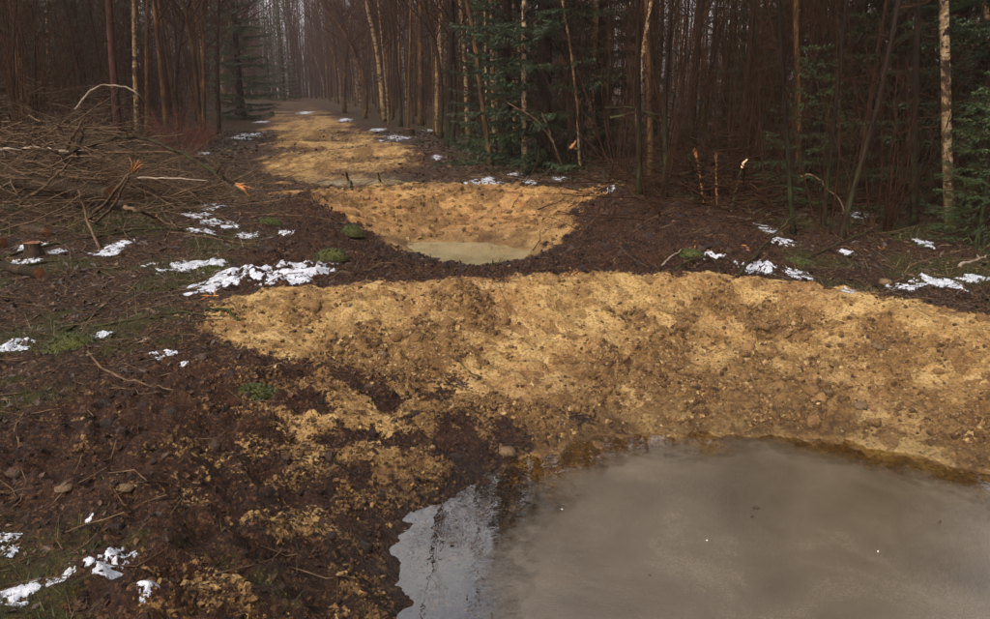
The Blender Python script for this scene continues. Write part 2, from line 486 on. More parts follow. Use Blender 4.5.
def mat_plain(name, a, b, scale=8.0, rough=.8, spec=.3, bump=.01, byobj=0.0):
    s = Nodes(name)
    o = s.objco()
    n = s.noise(scale, 5, .65, o)
    c = s.ramp(n, [(.3, a), (.7, b)])
    if byobj:
        v = s.mr(s.rnd(), 0, 1, 1 - byobj, 1 + byobj)
        c = s.mix(1.0, c, s.n('CombineColor', {0: v, 1: v, 2: v}).outputs[0], 'MULTIPLY')
    return s.bsdf(c, rough, spec, s.bump(n, bump, .7))


M['clod'] = mat_clod()
M['peatclod'] = mat_peatclod()
M['birch'] = mat_bark('birch_bark', [(.30, (.035, .020, .012)), (.46, (.16, .105, .055)), (.62, (.34, .25, .15))], hstreak=True, moss=.6)
M['ochre'] = mat_bark('ochre_bark', [(.32, (.014, .007, .004)), (.50, (.065, .032, .012)), (.68, (.17, .090, .034))], flake=(.030, .017, .010), moss=.5)
M['brown'] = mat_bark('brown_bark', [(.32, (.006, .0035, .0022)), (.50, (.020, .011, .006)), (.70, (.052, .028, .016))], flake=(.018, .011, .008), moss=.5)
M['dark'] = mat_bark('dark_bark', [(.32, (.004, .0025, .002)), (.52, (.011, .0065, .0042)), (.72, (.026, .015, .009))], moss=.7)
M['redpine'] = mat_bark('reddish_bark', [(.32, (.016, .008, .006)), (.52, (.045, .020, .014)), (.72, (.10, .046, .030))])
M['logbark'] = mat_bark('log_bark', [(.32, (.008, .005, .003)), (.52, (.028, .017, .010)), (.72, (.075, .048, .028))], flake=(.016, .012, .006))
M['twig'] = mat_plain('twig_bark', (.010, .0048, .0024), (.038, .018, .009), 6, .9, .06, byobj=.25)
M['redtwig'] = mat_plain('red_twig_bark', (.060, .022, .015), (.17, .066, .046), 6, .9, .06, byobj=.15)
M['palestick'] = mat_plain('pale_stick', (.09, .065, .045), (.24, .185, .13), 14)
M['greystick'] = mat_plain('grey_stick', (.016, .0095, .005), (.105, .066, .038), 14, .85, .1, byobj=.3)


def mat_cut():
    s = Nodes('cut_wood')
    o = s.objco()
    sp = s.n('SeparateXYZ', {0: o})
    rad = s.math('SQRT', s.math('ADD', s.math('MULTIPLY', sp.outputs[1], sp.outputs[1]), s.math('MULTIPLY', sp.outputs[2], sp.outputs[2])))
    rad = s.math('ADD', rad, s.math('MULTIPLY', s.noise(14, 3, .5, o), .012))
    ring = s.math('SINE', s.math('MULTIPLY', rad, 900.0))
    n = s.noise(30, 5, .6, o)
    c = s.ramp(n, [(.3, (.060, .020, .007)), (.55, (.135, .050, .015)), (.75, (.24, .105, .035))])
    c = s.mix(s.mr(ring, -1, 1, 0, .28), c, (.22, .075, .022))
    return s.bsdf(c, .75, .3, s.bump(n, .01, .6))

M['cut'] = mat_cut()
M['splinter'] = mat_plain('splintered_wood', (.15, .052, .014), (.34, .145, .045), 22, .75)
M['palewood'] = mat_plain('pale_fresh_wood', (.45, .30, .16), (.66, .50, .30), 22, .75)


def mat_needles():
    s = Nodes('spruce_needles')
    o = s.objco()
    n = s.noise(2.2, 4, .6, o); r = s.rnd()
    c = s.ramp(n, [(.3, (.007, .013, .004)), (.55, (.018, .031, .008)), (.75, (.040, .056, .013))])
    v = s.mr(r, 0, 1, .75, 1.25)
    c = s.mix(1.0, c, s.n('CombineColor', {0: v, 1: v, 2: v}).outputs[0], 'MULTIPLY')
    return s.bsdf(c, .6, .3)

M['needle'] = mat_needles()
M['youngneedle'] = mat_plain('young_spruce_needles', (.014, .026, .006), (.036, .054, .012), 3, .6)


def mat_snow():
    s = Nodes('old_snow')
    p = s.pos()
    th = s.n('Attribute', attribute_name='thick').outputs['Fac']
    n = s.noise(30, 5, .6, p); g = s.noise(110, 3, .6, p)
    c = s.ramp(n, [(.3, (.20, .212, .245)), (.6, (.35, .36, .39))])
    c = s.mix(s.mr(g, .58, .68, 0, .75), c, (.10, .072, .05))
    b = s.n('BsdfPrincipled', {'Base Color': c, 'Roughness': .5, 'Specular IOR Level': .35, 'Normal': s.bump(s.math('ADD', n, g), .008, .5)}).outputs[0]
    fac = s.mr(s.math('ADD', th, s.math('ADD', s.math('MULTIPLY', s.math('SUBTRACT', g, .5), 1.5), s.math('MULTIPLY', s.math('SUBTRACT', n, .5), .6))), .06, .34)
    s.t.links.new(s.n('MixShader', {0: fac, 1: s.n('BsdfTransparent').outputs[0], 2: b}).outputs[0], s.out.inputs[0])
    return s.m

M['snow'] = mat_snow()


def mat_water(name, tint, ior=1.55, ripple=.0012):
    s = Nodes(name)
    p = s.pos()
    nor = s.bump(s.noise(7, 3, .5, p), ripple, 1.0)
    fr = s.n('Fresnel', {'IOR': ior, 'Normal': nor}).outputs[0]
    back = s.n('NewGeometry').outputs['Backfacing']           # seen from below the sheet stays clear
    fr = s.math('MULTIPLY', fr, s.math('SUBTRACT', 1.0, back))
    tr = s.n('BsdfTransparent', {'Color': tint}).outputs[0]
    gl = s.n('BsdfGlossy', {'Color': (1, 1, 1), 'Roughness': .015, 'Normal': nor}).outputs[0]
    mx = s.n('MixShader', {0: fr, 1: tr, 2: gl}).outputs[0]
    s.t.links.new(mx, s.out.inputs[0])
    return s.m

M['water'] = mat_water('pond_water', (.68, .62, .45), 2.6)


def mat_milky():
    s = Nodes('milky_pond_water')
    p = s.pos()
    n = s.noise(3, 4, .5, p)
    c = s.ramp(n, [(.35, (.14, .110, .055)), (.65, (.20, .165, .090))])
    return s.bsdf(c, s.mr(n, .35, .65, .06, .22), .8, s.bump(s.noise(25, 3, .5, p), .001, .6), IOR=1.5)

M['milky'] = mat_milky()


def mat_ice():
    s = Nodes('thin_muddy_ice')
    p = s.pos()
    thick = s.n('Attribute', attribute_name='thick').outputs['Fac']
    n = s.noise(1.3, 6, .62, p, .5); f = s.noise(120, 4, .7, p); m = s.noise(14, 4, .6, p)
    c = s.ramp(s.math('ADD', n, s.math('MULTIPLY', s.math('SUBTRACT', f, .5), .35)), [(.30, (.042, .031, .018)), (.50, (.068, .052, .033)), (.70, (.100, .080, .053))])
    rg = s.mr(n, .3, .7, .035, .10)
    nor = s.bump(s.math('ADD', f, s.math('MULTIPLY', m, 1.2)), .0017, .8)
    b = s.n('BsdfPrincipled', {'Base Color': c, 'Roughness': rg, 'IOR': 2.15, 'Specular IOR Level': .5, 'Normal': nor}).outputs[0]
    t = s.n('BsdfTransparent').outputs[0]
    fac = s.mr(s.math('ADD', thick, s.math('ADD', s.math('MULTIPLY', s.math('SUBTRACT', m, .5), .9), s.math('MULTIPLY', s.math('SUBTRACT', f, .5), .8))), .15, .80)
    s.t.links.new(s.n('MixShader', {0: fac, 1: t, 2: b}).outputs[0], s.out.inputs[0])
    return s.m

M['ice'] = mat_ice()


def mat_leaf():
    s = Nodes('dead_leaves')
    a = s.n('Attribute', attribute_name='tone').outputs['Fac']
    c = s.ramp(a, [(0, (.012, .006, .004)), (.35, (.034, .018, .010)), (.65, (.075, .040, .020)), (.88, (.14, .082, .042)), (1, (.27, .17, .095))])
    n = s.noise(60, 3, .6, s.pos())
    c = s.mix(s.mr(n, .4, .6, 0, .5), c, (.03, .018, .012))
    return s.bsdf(c, .65, .35)

M['leaf'] = mat_leaf()


def mat_grass():
    s = Nodes('grass_blades')
    a = s.n('Attribute', attribute_name='tone').outputs['Fac']
    c = s.ramp(a, [(0, (.014, .018, .005)), (.5, (.040, .046, .011)), (.75, (.070, .062, .020)), (1, (.16, .115, .055))])
    return s.bsdf(c, .65, .3)

M['grass'] = mat_grass()


# ------------------------------------------------------------------ mesh helpers
class MB:
    """collects vertices and faces for ONE mesh"""
    def __init__(s): s.v = []; s.q = []; s.t = []; s.n = 0; s.attr = []
    def add(s, V, Q=None, T=None, tone=None):
        V = np.asarray(V, float).reshape(-1, 3)
        if Q is not None and len(Q): s.q.append(np.asarray(Q, np.int64).reshape(-1, 4) + s.n)
        if T is not None and len(T): s.t.append(np.asarray(T, np.int64).reshape(-1, 3) + s.n)
        s.v.append(V); s.n += len(V)
        if tone is not None: s.attr.append(np.broadcast_to(tone, (len(V),)))
    def tube(s, pts, rad, n=6, cap=True, jit=0.0):
        P = np.asarray(pts, float); k = len(P)
        rad = np.broadcast_to(np.asarray(rad, float), (k,))
        T = np.gradient(P, axis=0); T /= np.linalg.norm(T, axis=1)[:, None] + 1e-9
        ref = np.array([1., 0, 0]) if abs(T[0][0]) < .8 else np.array([0, 1., 0])
        A = np.cross(T, ref); A /= np.linalg.norm(A, axis=1)[:, None] + 1e-9
        B = np.cross(T, A)
        th = np.arange(n) * 2 * math.pi / n
        rr = rad[:, None] * (1 + (rng.uniform(-jit, jit, (k, n)) if jit else 0))
        V = P[:, None, :] + (np.cos(th)[None, :, None] * A[:, None, :] + np.sin(th)[None, :, None] * B[:, None, :]) * rr[:, :, None]
        i = np.arange(k - 1)[:, None] * n; a = np.arange(n)[None, :]; b = (a + 1) % n
        Q = np.stack([i + a, i + b, i + n + b, i + n + a], -1).reshape(-1, 4)
        V = V.reshape(-1, 3); Tt = []
        if cap:
            V = np.vstack([V, P[:1], P[-1:]]); c0, c1 = k * n, k * n + 1
            for j in range(n):
                Tt.append((c0, (j + 1) % n, j)); Tt.append((c1, (k - 1) * n + j, (k - 1) * n + (j + 1) % n))
        s.add(V, Q, Tt)
    def mesh(s, name, mat, smooth=True):
        me = bpy.data.meshes.new(name)
        V = np.concatenate(s.v); q = np.concatenate(s.q) if s.q else np.zeros((0, 4), np.int64); t = np.concatenate(s.t) if s.t else np.zeros((0, 3), np.int64)
        me.vertices.add(len(V)); me.vertices.foreach_set('co', V.astype(np.float32).ravel())
        lv = np.concatenate([q.ravel(), t.ravel()]).astype(np.int32)
        me.loops.add(len(lv)); me.loops.foreach_set('vertex_index', lv)
        st = np.concatenate([np.arange(len(q)) * 4, len(q) * 4 + np.arange(len(t)) * 3]).astype(np.int32)
        me.polygons.add(len(st)); me.polygons.foreach_set('loop_start', st)
        me.polygons.foreach_set('use_smooth', np.full(len(st), bool(smooth)))
        me.update(calc_edges=True)
        if s.attr:
            at = me.attributes.new('tone', 'FLOAT', 'POINT'); at.data.foreach_set('value', np.concatenate(s.attr).astype(np.float32))
        me.materials.append(mat)
        return me


def link(name, me, parent=None):
    o = bpy.data.objects.new(name, me); COL.objects.link(o); o.parent = parent
    return o

def tag(o, label=None, cat=None, group=None, kind=None):
    if label: o['label'] = label
    if cat: o['category'] = cat
    if group: o['group'] = group
    if kind: o['kind'] = kind
    return o

def empty(name, loc, rot=(0, 0, 0), sc=(1, 1, 1)):
    o = bpy.data.objects.new(name, None); COL.objects.link(o)
    o.empty_display_size = .2
    o.location = loc; o.rotation_euler = rot; o.scale = sc
    return o


# ------------------------------------------------------------------ ground sheet: earth, clay banks, track
def build_ground():
    ny, nx = GX.shape
    idx = np.arange(nx * ny).reshape(ny, nx)
    Q = np.stack([idx[:-1, :-1], idx[:-1, 1:], idx[1:, 1:], idx[1:, :-1]], -1).reshape(-1, 4)
    V = np.stack([GX.ravel(), GY.ravel(), GZ.ravel()], 1)
    smooth_clay = np.minimum(sdf(CLAY1, GX.ravel(), GY.ravel()), 9)
    zone = np.zeros(nx * ny, int)
    zone[(sdf(CLAY1, GX.ravel(), GY.ravel()) < 0)] = 1
    zone[(sdf(CLAY2, GX.ravel(), GY.ravel()) < 0)] = 2
    u = axis_u(GX.ravel(), GY.ravel())
    zone[(np.abs(u + .1) < 1.9) & (GY.ravel() > 13.9) & (GY.ravel() < 120) & (zone == 0)] = 3
    fz = zone[Q[:, 0]]
    kinds = np.stack([G_CLAY.ravel(), G_MOSS.ravel(), G_PEAT.ravel(), np.ones(nx * ny)], 1)
    out = {}
    for k, nm in ((0, 'ground'), (1, 'clay_bank'), (2, 'clay_bank'), (3, 'track')):
        q = Q[fz == k]
        used, inv = np.unique(q, return_inverse=True)
        mb = MB(); mb.add(V[used], inv.reshape(-1, 4))
        me = mb.mesh(nm, M['earth'])
        ca = me.attributes.new('kinds', 'FLOAT_COLOR', 'POINT'); ca.data.foreach_set('color', kinds[used].astype(np.float32).ravel())
        wa = me.attributes.new('wet', 'FLOAT', 'POINT'); wa.data.foreach_set('value', G_WET.ravel()[used].astype(np.float32))
        rd = me.attributes.new('ruddy', 'FLOAT', 'POINT'); rd.data.foreach_set('value', np.exp(-((V[used, 1] - 12.0) / 1.7) ** 2).astype(np.float32))
        ra = me.attributes.new('crumbly', 'FLOAT', 'POINT'); ra.data.foreach_set('value', G_ROUGH.ravel()[used].astype(np.float32))
        o = link(nm, me); tag(o, kind='structure'); out[k] = o
    return out

GROUND = build_ground()
tag(GROUND[0], 'dark forest floor of peat, wet litter and moss')
tag(GROUND[1], 'broad yellow clay bank behind the nearest pond')
tag(GROUND[2], 'tan clay bank behind the small middle pond')
tag(GROUND[3], 'pale clay track running away between the trees')


# ------------------------------------------------------------------ ponds and ice
def sheet(name, poly, z, mat, grow, step, attr=None):
    P = np.array(poly); lo = P.min(0) - grow - step; hi = P.max(0) + grow + step
    xs = np.arange(lo[0], hi[0], step); ys = np.arange(lo[1], hi[1], step)
    X, Y = np.meshgrid(xs, ys); D = sdf(poly, X.ravel(), Y.ravel())
    idx = np.arange(X.size).reshape(X.shape)
    Q = np.stack([idx[:-1, :-1], idx[:-1, 1:], idx[1:, 1:], idx[1:, :-1]], -1).reshape(-1, 4)
    Q = Q[(D[Q] < grow).all(1)]
    used, inv = np.unique(Q, return_inverse=True)
    mb = MB(); mb.add(np.stack([X.ravel(), Y.ravel(), np.full(X.size, z)], 1)[used], inv.reshape(-1, 4))
    me = mb.mesh(name, mat)
    if attr:
        a = me.attributes.new('thick', 'FLOAT', 'POINT'); a.data.foreach_set('value', attr(X.ravel()[used], Y.ravel()[used]).astype(np.float32))
    return link(name, me)

tag(sheet('pond', POND1, W1, M['water'], .22, .1), 'large nearest pond of brown water', kind='structure')
tag(sheet('pond', POND2, W2, M['milky'], .22, .1), 'small milky green pond in the middle pit', kind='structure')
tag(sheet('pond', POND3, W3, M['milky'], .22, .1), 'farthest shallow pond on the track', kind='structure')
ICE = smooth_poly([(-0.05, 2.3), (-0.13, 2.9), (-0.02, 3.42), (0.25, 3.93), (0.65, 4.27), (1.25, 4.47), (1.85, 4.46), (2.4, 4.15), (3.0, 3.5), (2.7, 2.4), (1.9, 1.85), (1.0, 1.65), (0.25, 1.95)])
ice = sheet('ice_sheet', ICE, W1 + .006, M['ice'], .10, .04, lambda x, y: np.clip((-sdf(ICE, x, y) + .16 * fbm(x, y, 1.6, 3, 93)) / .34 + .10 + .35 * fbm(x, y, 4, 3, 91) * np.exp(-np.maximum(-sdf(ICE, x, y), 0) / .3), 0, 1))
tag(ice, 'thin dull grey-brown ice film covering the middle of the nearest pond', 'ice')


def ice_bit(px, py, size, mat, name, label, cat, n=1):
    d = ray(px, py); t = (W1 + .008 - CAM_H) / d[2]; x, y = d[0] * t, d[1] * t
    mb = MB(); k = 9; th = np.linspace(0, 6.283, k, endpoint=False); rr = size * rng.uniform(.45, 1, k)
    lo = [(rr[j] * math.cos(th[j]), .6 * rr[j] * math.sin(th[j]), 0) for j in range(k)]
    hi = [(v[0] * .8, v[1] * .8, size * .22 + rng.uniform(0, size * .2)) for v in lo]
    mb.add(lo + hi + [(0, 0, size * .3)], [(j, (j + 1) % k, k + (j + 1) % k, k + j) for j in range(k)], [(2 * k, k + j, k + (j + 1) % k) for j in range(k)])
    o = link(name, mb.mesh(name, mat, False)); o.location = (x, y, W1 + .007); o.rotation_euler = (0, 0, px)
    tag(o, label, cat)

M['frost'] = mat_plain('frost', (.5, .5, .52), (.7, .7, .72), 20)
M['wetleaf'] = mat_plain('wet_leaf', (.018, .011, .007), (.05, .03, .018), 20)
for (px, py, sz, mm, lab) in [(562, 509, .006, 'frost', 'white frost speck on the left of the ice'), (707, 540, .006, 'frost', 'white frost speck in the middle of the ice'), (878, 551, .007, 'frost', 'pale frost speck on the right of the ice'),
    (757, 508, .030, 'wetleaf', 'dark leaf frozen in the middle of the ice'), (752, 517, .018, 'wetleaf', 'smaller dark leaf beside the frozen leaf'), (452, 543, .014, 'wetleaf', 'small dark leaf floating in the sky reflection'),
    (463, 532, .010, 'wetleaf', 'tiny dark leaf floating right of the larger floating leaf'), (467, 596, .011, 'wetleaf', 'tiny leaf floating low in the sky reflection'), (477, 589, .009, 'wetleaf', 'tiny leaf at the ice edge low in the pond'), (492, 614, .012, 'wetleaf', 'leaf at the bottom of the ice edge'), (940, 522, .014, 'wetleaf', 'small leaf on the far right of the ice'), (650, 575, .008, 'wetleaf', 'tiny dark speck of leaf low on the ice')]:
    ice_bit(px, py, sz, M[mm], 'frost_speck' if mm == 'frost' else 'wet_leaf', lab, 'frost' if mm == 'frost' else 'leaf')


# ------------------------------------------------------------------ clods and stones
def clod_mesh(name, mat, seed, rough=.28, flat=.75):
    r = np.random.default_rng(seed)
    n = 3; V = {}; Q = []
    lst = []
    def vid(p):
        k = tuple(np.round(p, 4))
        if k not in V: V[k] = len(lst); lst.append(p)
        return V[k]
    for ax in range(3):
        for sg in (-1, 1):
            g = np.linspace(-1, 1, n)
            for i in range(n - 1):
                for j in range(n - 1):
                    c = []
                    for (a, b) in ((i, j), (i + 1, j), (i + 1, j + 1), (i, j + 1)):
                        p = np.zeros(3); p[ax] = sg; p[(ax + 1) % 3] = g[a]; p[(ax + 2) % 3] = g[b]; c.append(vid(p))
                    Q.append(c if sg > 0 else c[::-1])
    P = np.array(lst); P /= np.linalg.norm(P, axis=1)[:, None] ** .75
    P *= (1 + r.uniform(-rough, rough, (len(P), 1))); P *= np.array([1, r.uniform(.65, 1), flat * r.uniform(.7, 1)])
    P *= .58
    mb = MB(); mb.add(P, Q)
    return mb.mesh(name, mat, smooth=True), P, np.array(Q)

CL = [clod_mesh('clay_clod', M['clod'], 100 + i) for i in range(8)]
PC = [clod_mesh('peat_clod', M['peatclod'], 200 + i, .35, .8) for i in range(6)]


def rot_rand(n):
    a = rng.uniform(0, 6.28, n); b = rng.normal(0, .35, n); c = rng.normal(0, .35, n)
    ca, sa, cb, sb, cc, sc_ = np.cos(a), np.sin(a), np.cos(b), np.sin(b), np.cos(c), np.sin(c)
    Rm = np.zeros((n, 3, 3))
    Rm[:, 0, 0] = ca * cb; Rm[:, 0, 1] = ca * sb * sc_ - sa * cc; Rm[:, 0, 2] = ca * sb * cc + sa * sc_
    Rm[:, 1, 0] = sa * cb; Rm[:, 1, 1] = sa * sb * sc_ + ca * cc; Rm[:, 1, 2] = sa * sb * cc - ca * sc_
    Rm[:, 2, 0] = -sb; Rm[:, 2, 1] = cb * sc_; Rm[:, 2, 2] = cb * cc
    return Rm


CUBE = np.array([(x, y, z) for z in (-1, 1) for y in (-1, 1) for x in (-1, 1)], float) * .5
CUBE_Q = np.array([(0, 2, 3, 1), (4, 5, 7, 6), (0, 1, 5, 4), (2, 6, 7, 3), (0, 4, 6, 2), (1, 3, 7, 5)])


def scatter_stuff(name, mat, X, Y, S, parent=None, sink=.12, beta=(2, 2)):
    """small angular crumbs, each its own broken shape, joined as one part"""
    n = len(X); Z = ground_many(X, Y); Rm = rot_rand(n)
    P = CUBE[None] + rng.uniform(-.24, .24, (n, 8, 3)); P = P * rng.uniform(.55, 1.15, (n, 1, 3))
    V = np.einsum('nij,nvj->nvi', Rm, P) * S[:, None, None] + np.stack([X, Y, Z + S * sink], 1)[:, None, :]
    mb = MB(); mb.add(V.reshape(-1, 3), (CUBE_Q[None] + (np.arange(n) * 8)[:, None, None]).reshape(-1, 4), tone=np.repeat(rng.beta(*beta, n), 8))
    return tag(link(name, mb.mesh(name, mat, smooth=False), parent), kind='stuff')


def clods(parent, shapes, name, X, Y, S):
    for x, y, s_ in zip(X, Y, S):
        o = link(name, random.choice(shapes)[0], parent)
        o.location = (x, y, ground_z(x, y) + .05 * s_)
        o.rotation_euler = (random.gauss(0, .35), random.gauss(0, .35), random.uniform(0, 6.28)); o.scale = (s_, s_, s_)


def sample_where(field, n, x0, x1, y0, y1, thr=.5, wetmax=.98, wl=None):
    X = []; Y = []; m = 0
    while m < n:
        x = rng.uniform(x0, x1, n * 2); y = rng.uniform(y0, y1, n * 2)
        keep = (ground_many(x, y, field) > thr) & (ground_many(x, y, G_WET) < wetmax) & (ground_many(x, y, G_BED) < .02)
        keep &= np.abs(x) < y * .72 + .5
        if wl is not None: keep &= rng.uniform(0, 1, len(x)) < wl(x, y)
        X.append(x[keep]); Y.append(y[keep]); m += keep.sum()
    return np.concatenate(X)[:n], np.concatenate(Y)[:n]

roughw = lambda x, y: .04 + .96 * ground_many(x, y, G_ROUGH) ** 1.5 * sstep(-.1, .3, fbm(x, y, 4.0, 3, 27) + .05)
in1 = np.where((sdf(CLAY1, GX.ravel(), GY.ravel()) < 0).reshape(GX.shape), G_CLAY, 0)
in2 = np.where((sdf(CLAY2, GX.ravel(), GY.ravel()) < 0).reshape(GX.shape), G_CLAY, 0)
X, Y = sample_where(in1, 190, -2.2, 4.4, 4.3, 6.5, .6, wl=roughw); clods(GROUND[1], CL, 'clay_clod', X, Y, .022 + .085 * rng.random(190) ** 3.6)
def mat_crumb(name, stops):
    s = Nodes(name)
    c = s.ramp(s.n('Attribute', attribute_name='tone').outputs['Fac'], stops); n = s.noise(60, 4, .7, s.pos())
    c = s.mix(s.mr(n, .58, .40, 0, .7), c, s.mix(.75, c, (.01, .006, .003)))
    return s.bsdf(c, .85, .2, s.bump(n, .01, .8))

M['claycrumb'] = mat_crumb('clay_crumbs', [(0, (.040, .019, .008)), (.35, (.10, .052, .019)), (.7, (.20, .115, .042)), (1, (.36, .25, .11))])
M['peatcrumb'] = mat_crumb('peat_crumbs', [(0, (.006, .003, .002)), (.5, (.026, .012, .007)), (.8, (.075, .036, .020)), (1, (.17, .095, .05))])
NC = 9500
X, Y = sample_where(in1, NC, -2.3, 4.5, 4.0, 6.6, .5, wl=roughw); scatter_stuff('clay_crumbs', M['claycrumb'], X, Y, .006 + .026 * rng.random(NC) ** 3, GROUND[1], beta=(1.5, 2.2), sink=.02)
X, Y = sample_where(in2, 700, -3.4, 2.2, 10.8, 13.8, .5); scatter_stuff('clay_crumbs', M['claycrumb'], X, Y, .012 + .05 * rng.random(700) ** 3, GROUND[2])
X, Y = sample_where(in2, 90, -3.4, 2.2, 11, 13.6, .6); clods(GROUND[2], CL, 'clay_clod', X, Y, .05 + .11 * rng.random(90) ** 2.5)
nope = np.where((G_PEAT > .5) & (G_CLAY < .6), 1., 0.)
X, Y = sample_where(nope, 250, -3.5, 2.8, 1.9, 11.5, .5, .9); clods(GROUND[0], PC, 'peat_clod', X, Y, (.03 + .06 * rng.random(250) ** 2) * (.7 + .05 * Y))
NP = 11000
X, Y = sample_where(nope, NP, -3.5, 3.0, 1.8, 12, .5, .97); scatter_stuff('peat_crumbs', M['peatcrumb'], X, Y, (.006 + .022 * rng.random(NP) ** 2.5) * (.7 + .06 * Y), GROUND[0], beta=(1.3, 2.2))
mixed = np.where((in1 <= 0) & (G_CLAY > .22) & (GY < 6) & (GY > 2), 1., 0.)
X, Y = sample_where(mixed, 2200, -3, .4, 2.0, 5.6, .5, .97); scatter_stuff('clay_crumbs', M['claycrumb'], X, Y, .005 + .022 * rng.random(2200) ** 2.5, GROUND[0], beta=(1.6, 3.0))


def stone(px, py, size, label, mat='palewood'):
    p = spot(px, py); me = clod_mesh('stone', M['stone'], int(px * 7 + py), .30, .62)[0]
    o = link('stone', me); o.location = (p[0], p[1], p[2] + size * .0); o.scale = (size,) * 3
    o.rotation_euler = (.1, .1, px * .1)
    tag(o, label, 'stone')

M['stone'] = mat_plain('pale_stone', (.060, .034, .016), (.165, .105, .052), 5, .8, .3, .05)
stone(507, 455, .085, 'rounded yellow stone at the water line of the nearest pond')
stone(308, 333, .055, 'flat pale stone near the left end of the yellow bank')
stone(861, 408, .075, 'pale round stone low on the right of the yellow bank')
stone(877, 347, .075, 'pale round stone high on the right of the yellow bank')
stone(828, 392, .060, 'small pale stone halfway down the right of the yellow bank')
stone(66, 492, .060, 'tan stone on dark soil at the left, above the moss and snow')
stone(126, 489, .055, 'flat tan stone on dark soil right of the other tan stone')
stone(383, 356, .07, 'angular pale stone on the left shoulder of the yellow bank')
stone(885, 283, .12, 'pale lump of wood-coloured stone beside snow behind the bank')


# ------------------------------------------------------------------ tree prototypes (alike trees share mesh data)
def unit(v):
    return v / (np.linalg.norm(v) + 1e-9)


def wander(p0, d0, length, k, bend, up=0.0):
    P = [np.array(p0, float)]; d = unit(np.array(d0, float)); st = length / k
    for _ in range(k):
        d = unit(d + rng.normal(0, bend, 3) + np.array([0, 0, up]))
        P.append(P[-1] + d * st)
    return np.array(P)


def twigs_on(mb, P, r0, n, len_f, depth, up=.06, lo=.25):
    """side twigs along a branch"""
    k = len(P) - 1
    for _ in range(n):
        t = random.uniform(lo, 1) * k; i = min(int(t), k - 1)
        p = P[i] + (P[i + 1] - P[i]) * (t - i)
        d = unit(P[i + 1] - P[i]); side = unit(np.cross(d, rng.normal(0, 1, 3)))
        dd = unit(d * random.uniform(.5, 1.0) + side * random.uniform(.5, 1.0))
        ln = len_f * random.uniform(.45, 1.0)
        Q = wander(p, dd, ln, 3, .14, up)
        rr = max(r0 * .5, .0018)
        mb.tube(Q, np.linspace(rr, rr * .35, 4), 3, cap=False)
        if depth > 0: twigs_on(mb, Q, rr, 4, ln * .55, depth - 1, up, .2)


def make_bare(h, r, bend, low, seed, lowest=.26, ndead=38):
    random.seed(seed); np_state = np.random.default_rng(seed)
    global rng; keep = rng; rng = np_state
    k = 22
    P = wander((0, 0, -.25), (rng.normal(0, .02), rng.normal(0, .02), 1), h + .25, k, bend, .05)
    P[:, :2] -= P[2, :2]
    tt = np.linspace(0, 1, k + 1)
    rad = r * (1 - .86 * tt ** .9) * (1 + .5 * np.exp(-tt * 45))
    tr = MB(); tr.tube(P, rad, 9, jit=.07)
    cr = MB()
    for i in range(46):
        t = lowest + (1 - lowest) * (i / 46) ** .9
        a = min(int(t * k), k - 1); f = t * k - a
        p = P[a] + (P[a + 1] - P[a]) * f
        az = random.uniform(0, 6.28); el = random.uniform(.5, 1.0)
        ln = (1.05 - t) * h * .30 * random.uniform(.6, 1.1) + .35
        d = np.array([math.cos(az) * math.cos(el), math.sin(az) * math.cos(el), math.sin(el)])
        B = wander(p, d, ln, 6, .10, .05)
        r0 = max(r * (1 - .86 * t) * .38, .004)
        cr.tube(B, np.linspace(r0, r0 * .3, 7), 4, cap=False)
        twigs_on(cr, B, r0 * .55, 7, ln * .45, 1)
    for i in range(ndead):                                # thin dead twigs low on the stem
        t = random.uniform(low, lowest + .1); a = min(int(t * k), k - 1)
        p = P[a] + (P[a + 1] - P[a]) * (t * k - a)
        az = random.uniform(0, 6.28)
        B = wander(p, (math.cos(az), math.sin(az), random.uniform(-.2, .7)), random.uniform(.4, 1.5), 5, .14, .02)
        cr.tube(B, np.linspace(.007, .002, 6), 3, cap=False)
        twigs_on(cr, B, .004, 6, .35, 0, .02)
    rng = keep
    return tr, cr


BARE = []
for i, (h, r, bend, low) in enumerate([(14, .085, .026, .03), (13, .075, .040, .02), (15, .10, .020, .04), (12, .06, .055, .02), (13.5, .08, .034, .02)]):
    tr, cr = make_bare(h, r, bend, low, 400 + i)
    BARE.append((tr, cr.mesh('bare_crown', M['twig'])))
TRUNKS = {(i, m): BARE[i][0].mesh('trunk', M[m]) for i in range(len(BARE)) for m in ('birch', 'ochre', 'brown', 'dark', 'redpine')}


def bare_tree(name, v, mat, loc, r, label, group=None, rz=None, lean=(0, 0), hs=1.0, cat='tree'):
    base_r = (.085, .075, .10, .06, .08)[v]
    s_ = r / base_r
    e = empty(name, loc, (lean[1], lean[0], random.uniform(0, 6.28) if rz is None else rz), (s_, s_, hs))
    # lean first, spin after
    e.rotation_mode = 'ZYX' if False else 'XYZ'
    if lean != (0, 0):
        import mathutils
        q = mathutils.Euler((0, 0, random.uniform(0, 6.28))).to_matrix()
        tilt = mathutils.Vector((0, 0, 1)).rotation_difference(mathutils.Vector((lean[0], lean[1], 1)).normalized()).to_matrix()
        e.rotation_euler = (tilt @ q).to_euler()
    link('trunk', TRUNKS[(v, mat)], e); tag(link('bare_crown', BARE[v][1], e), kind='stuff')
    return tag(e, label, cat, group)


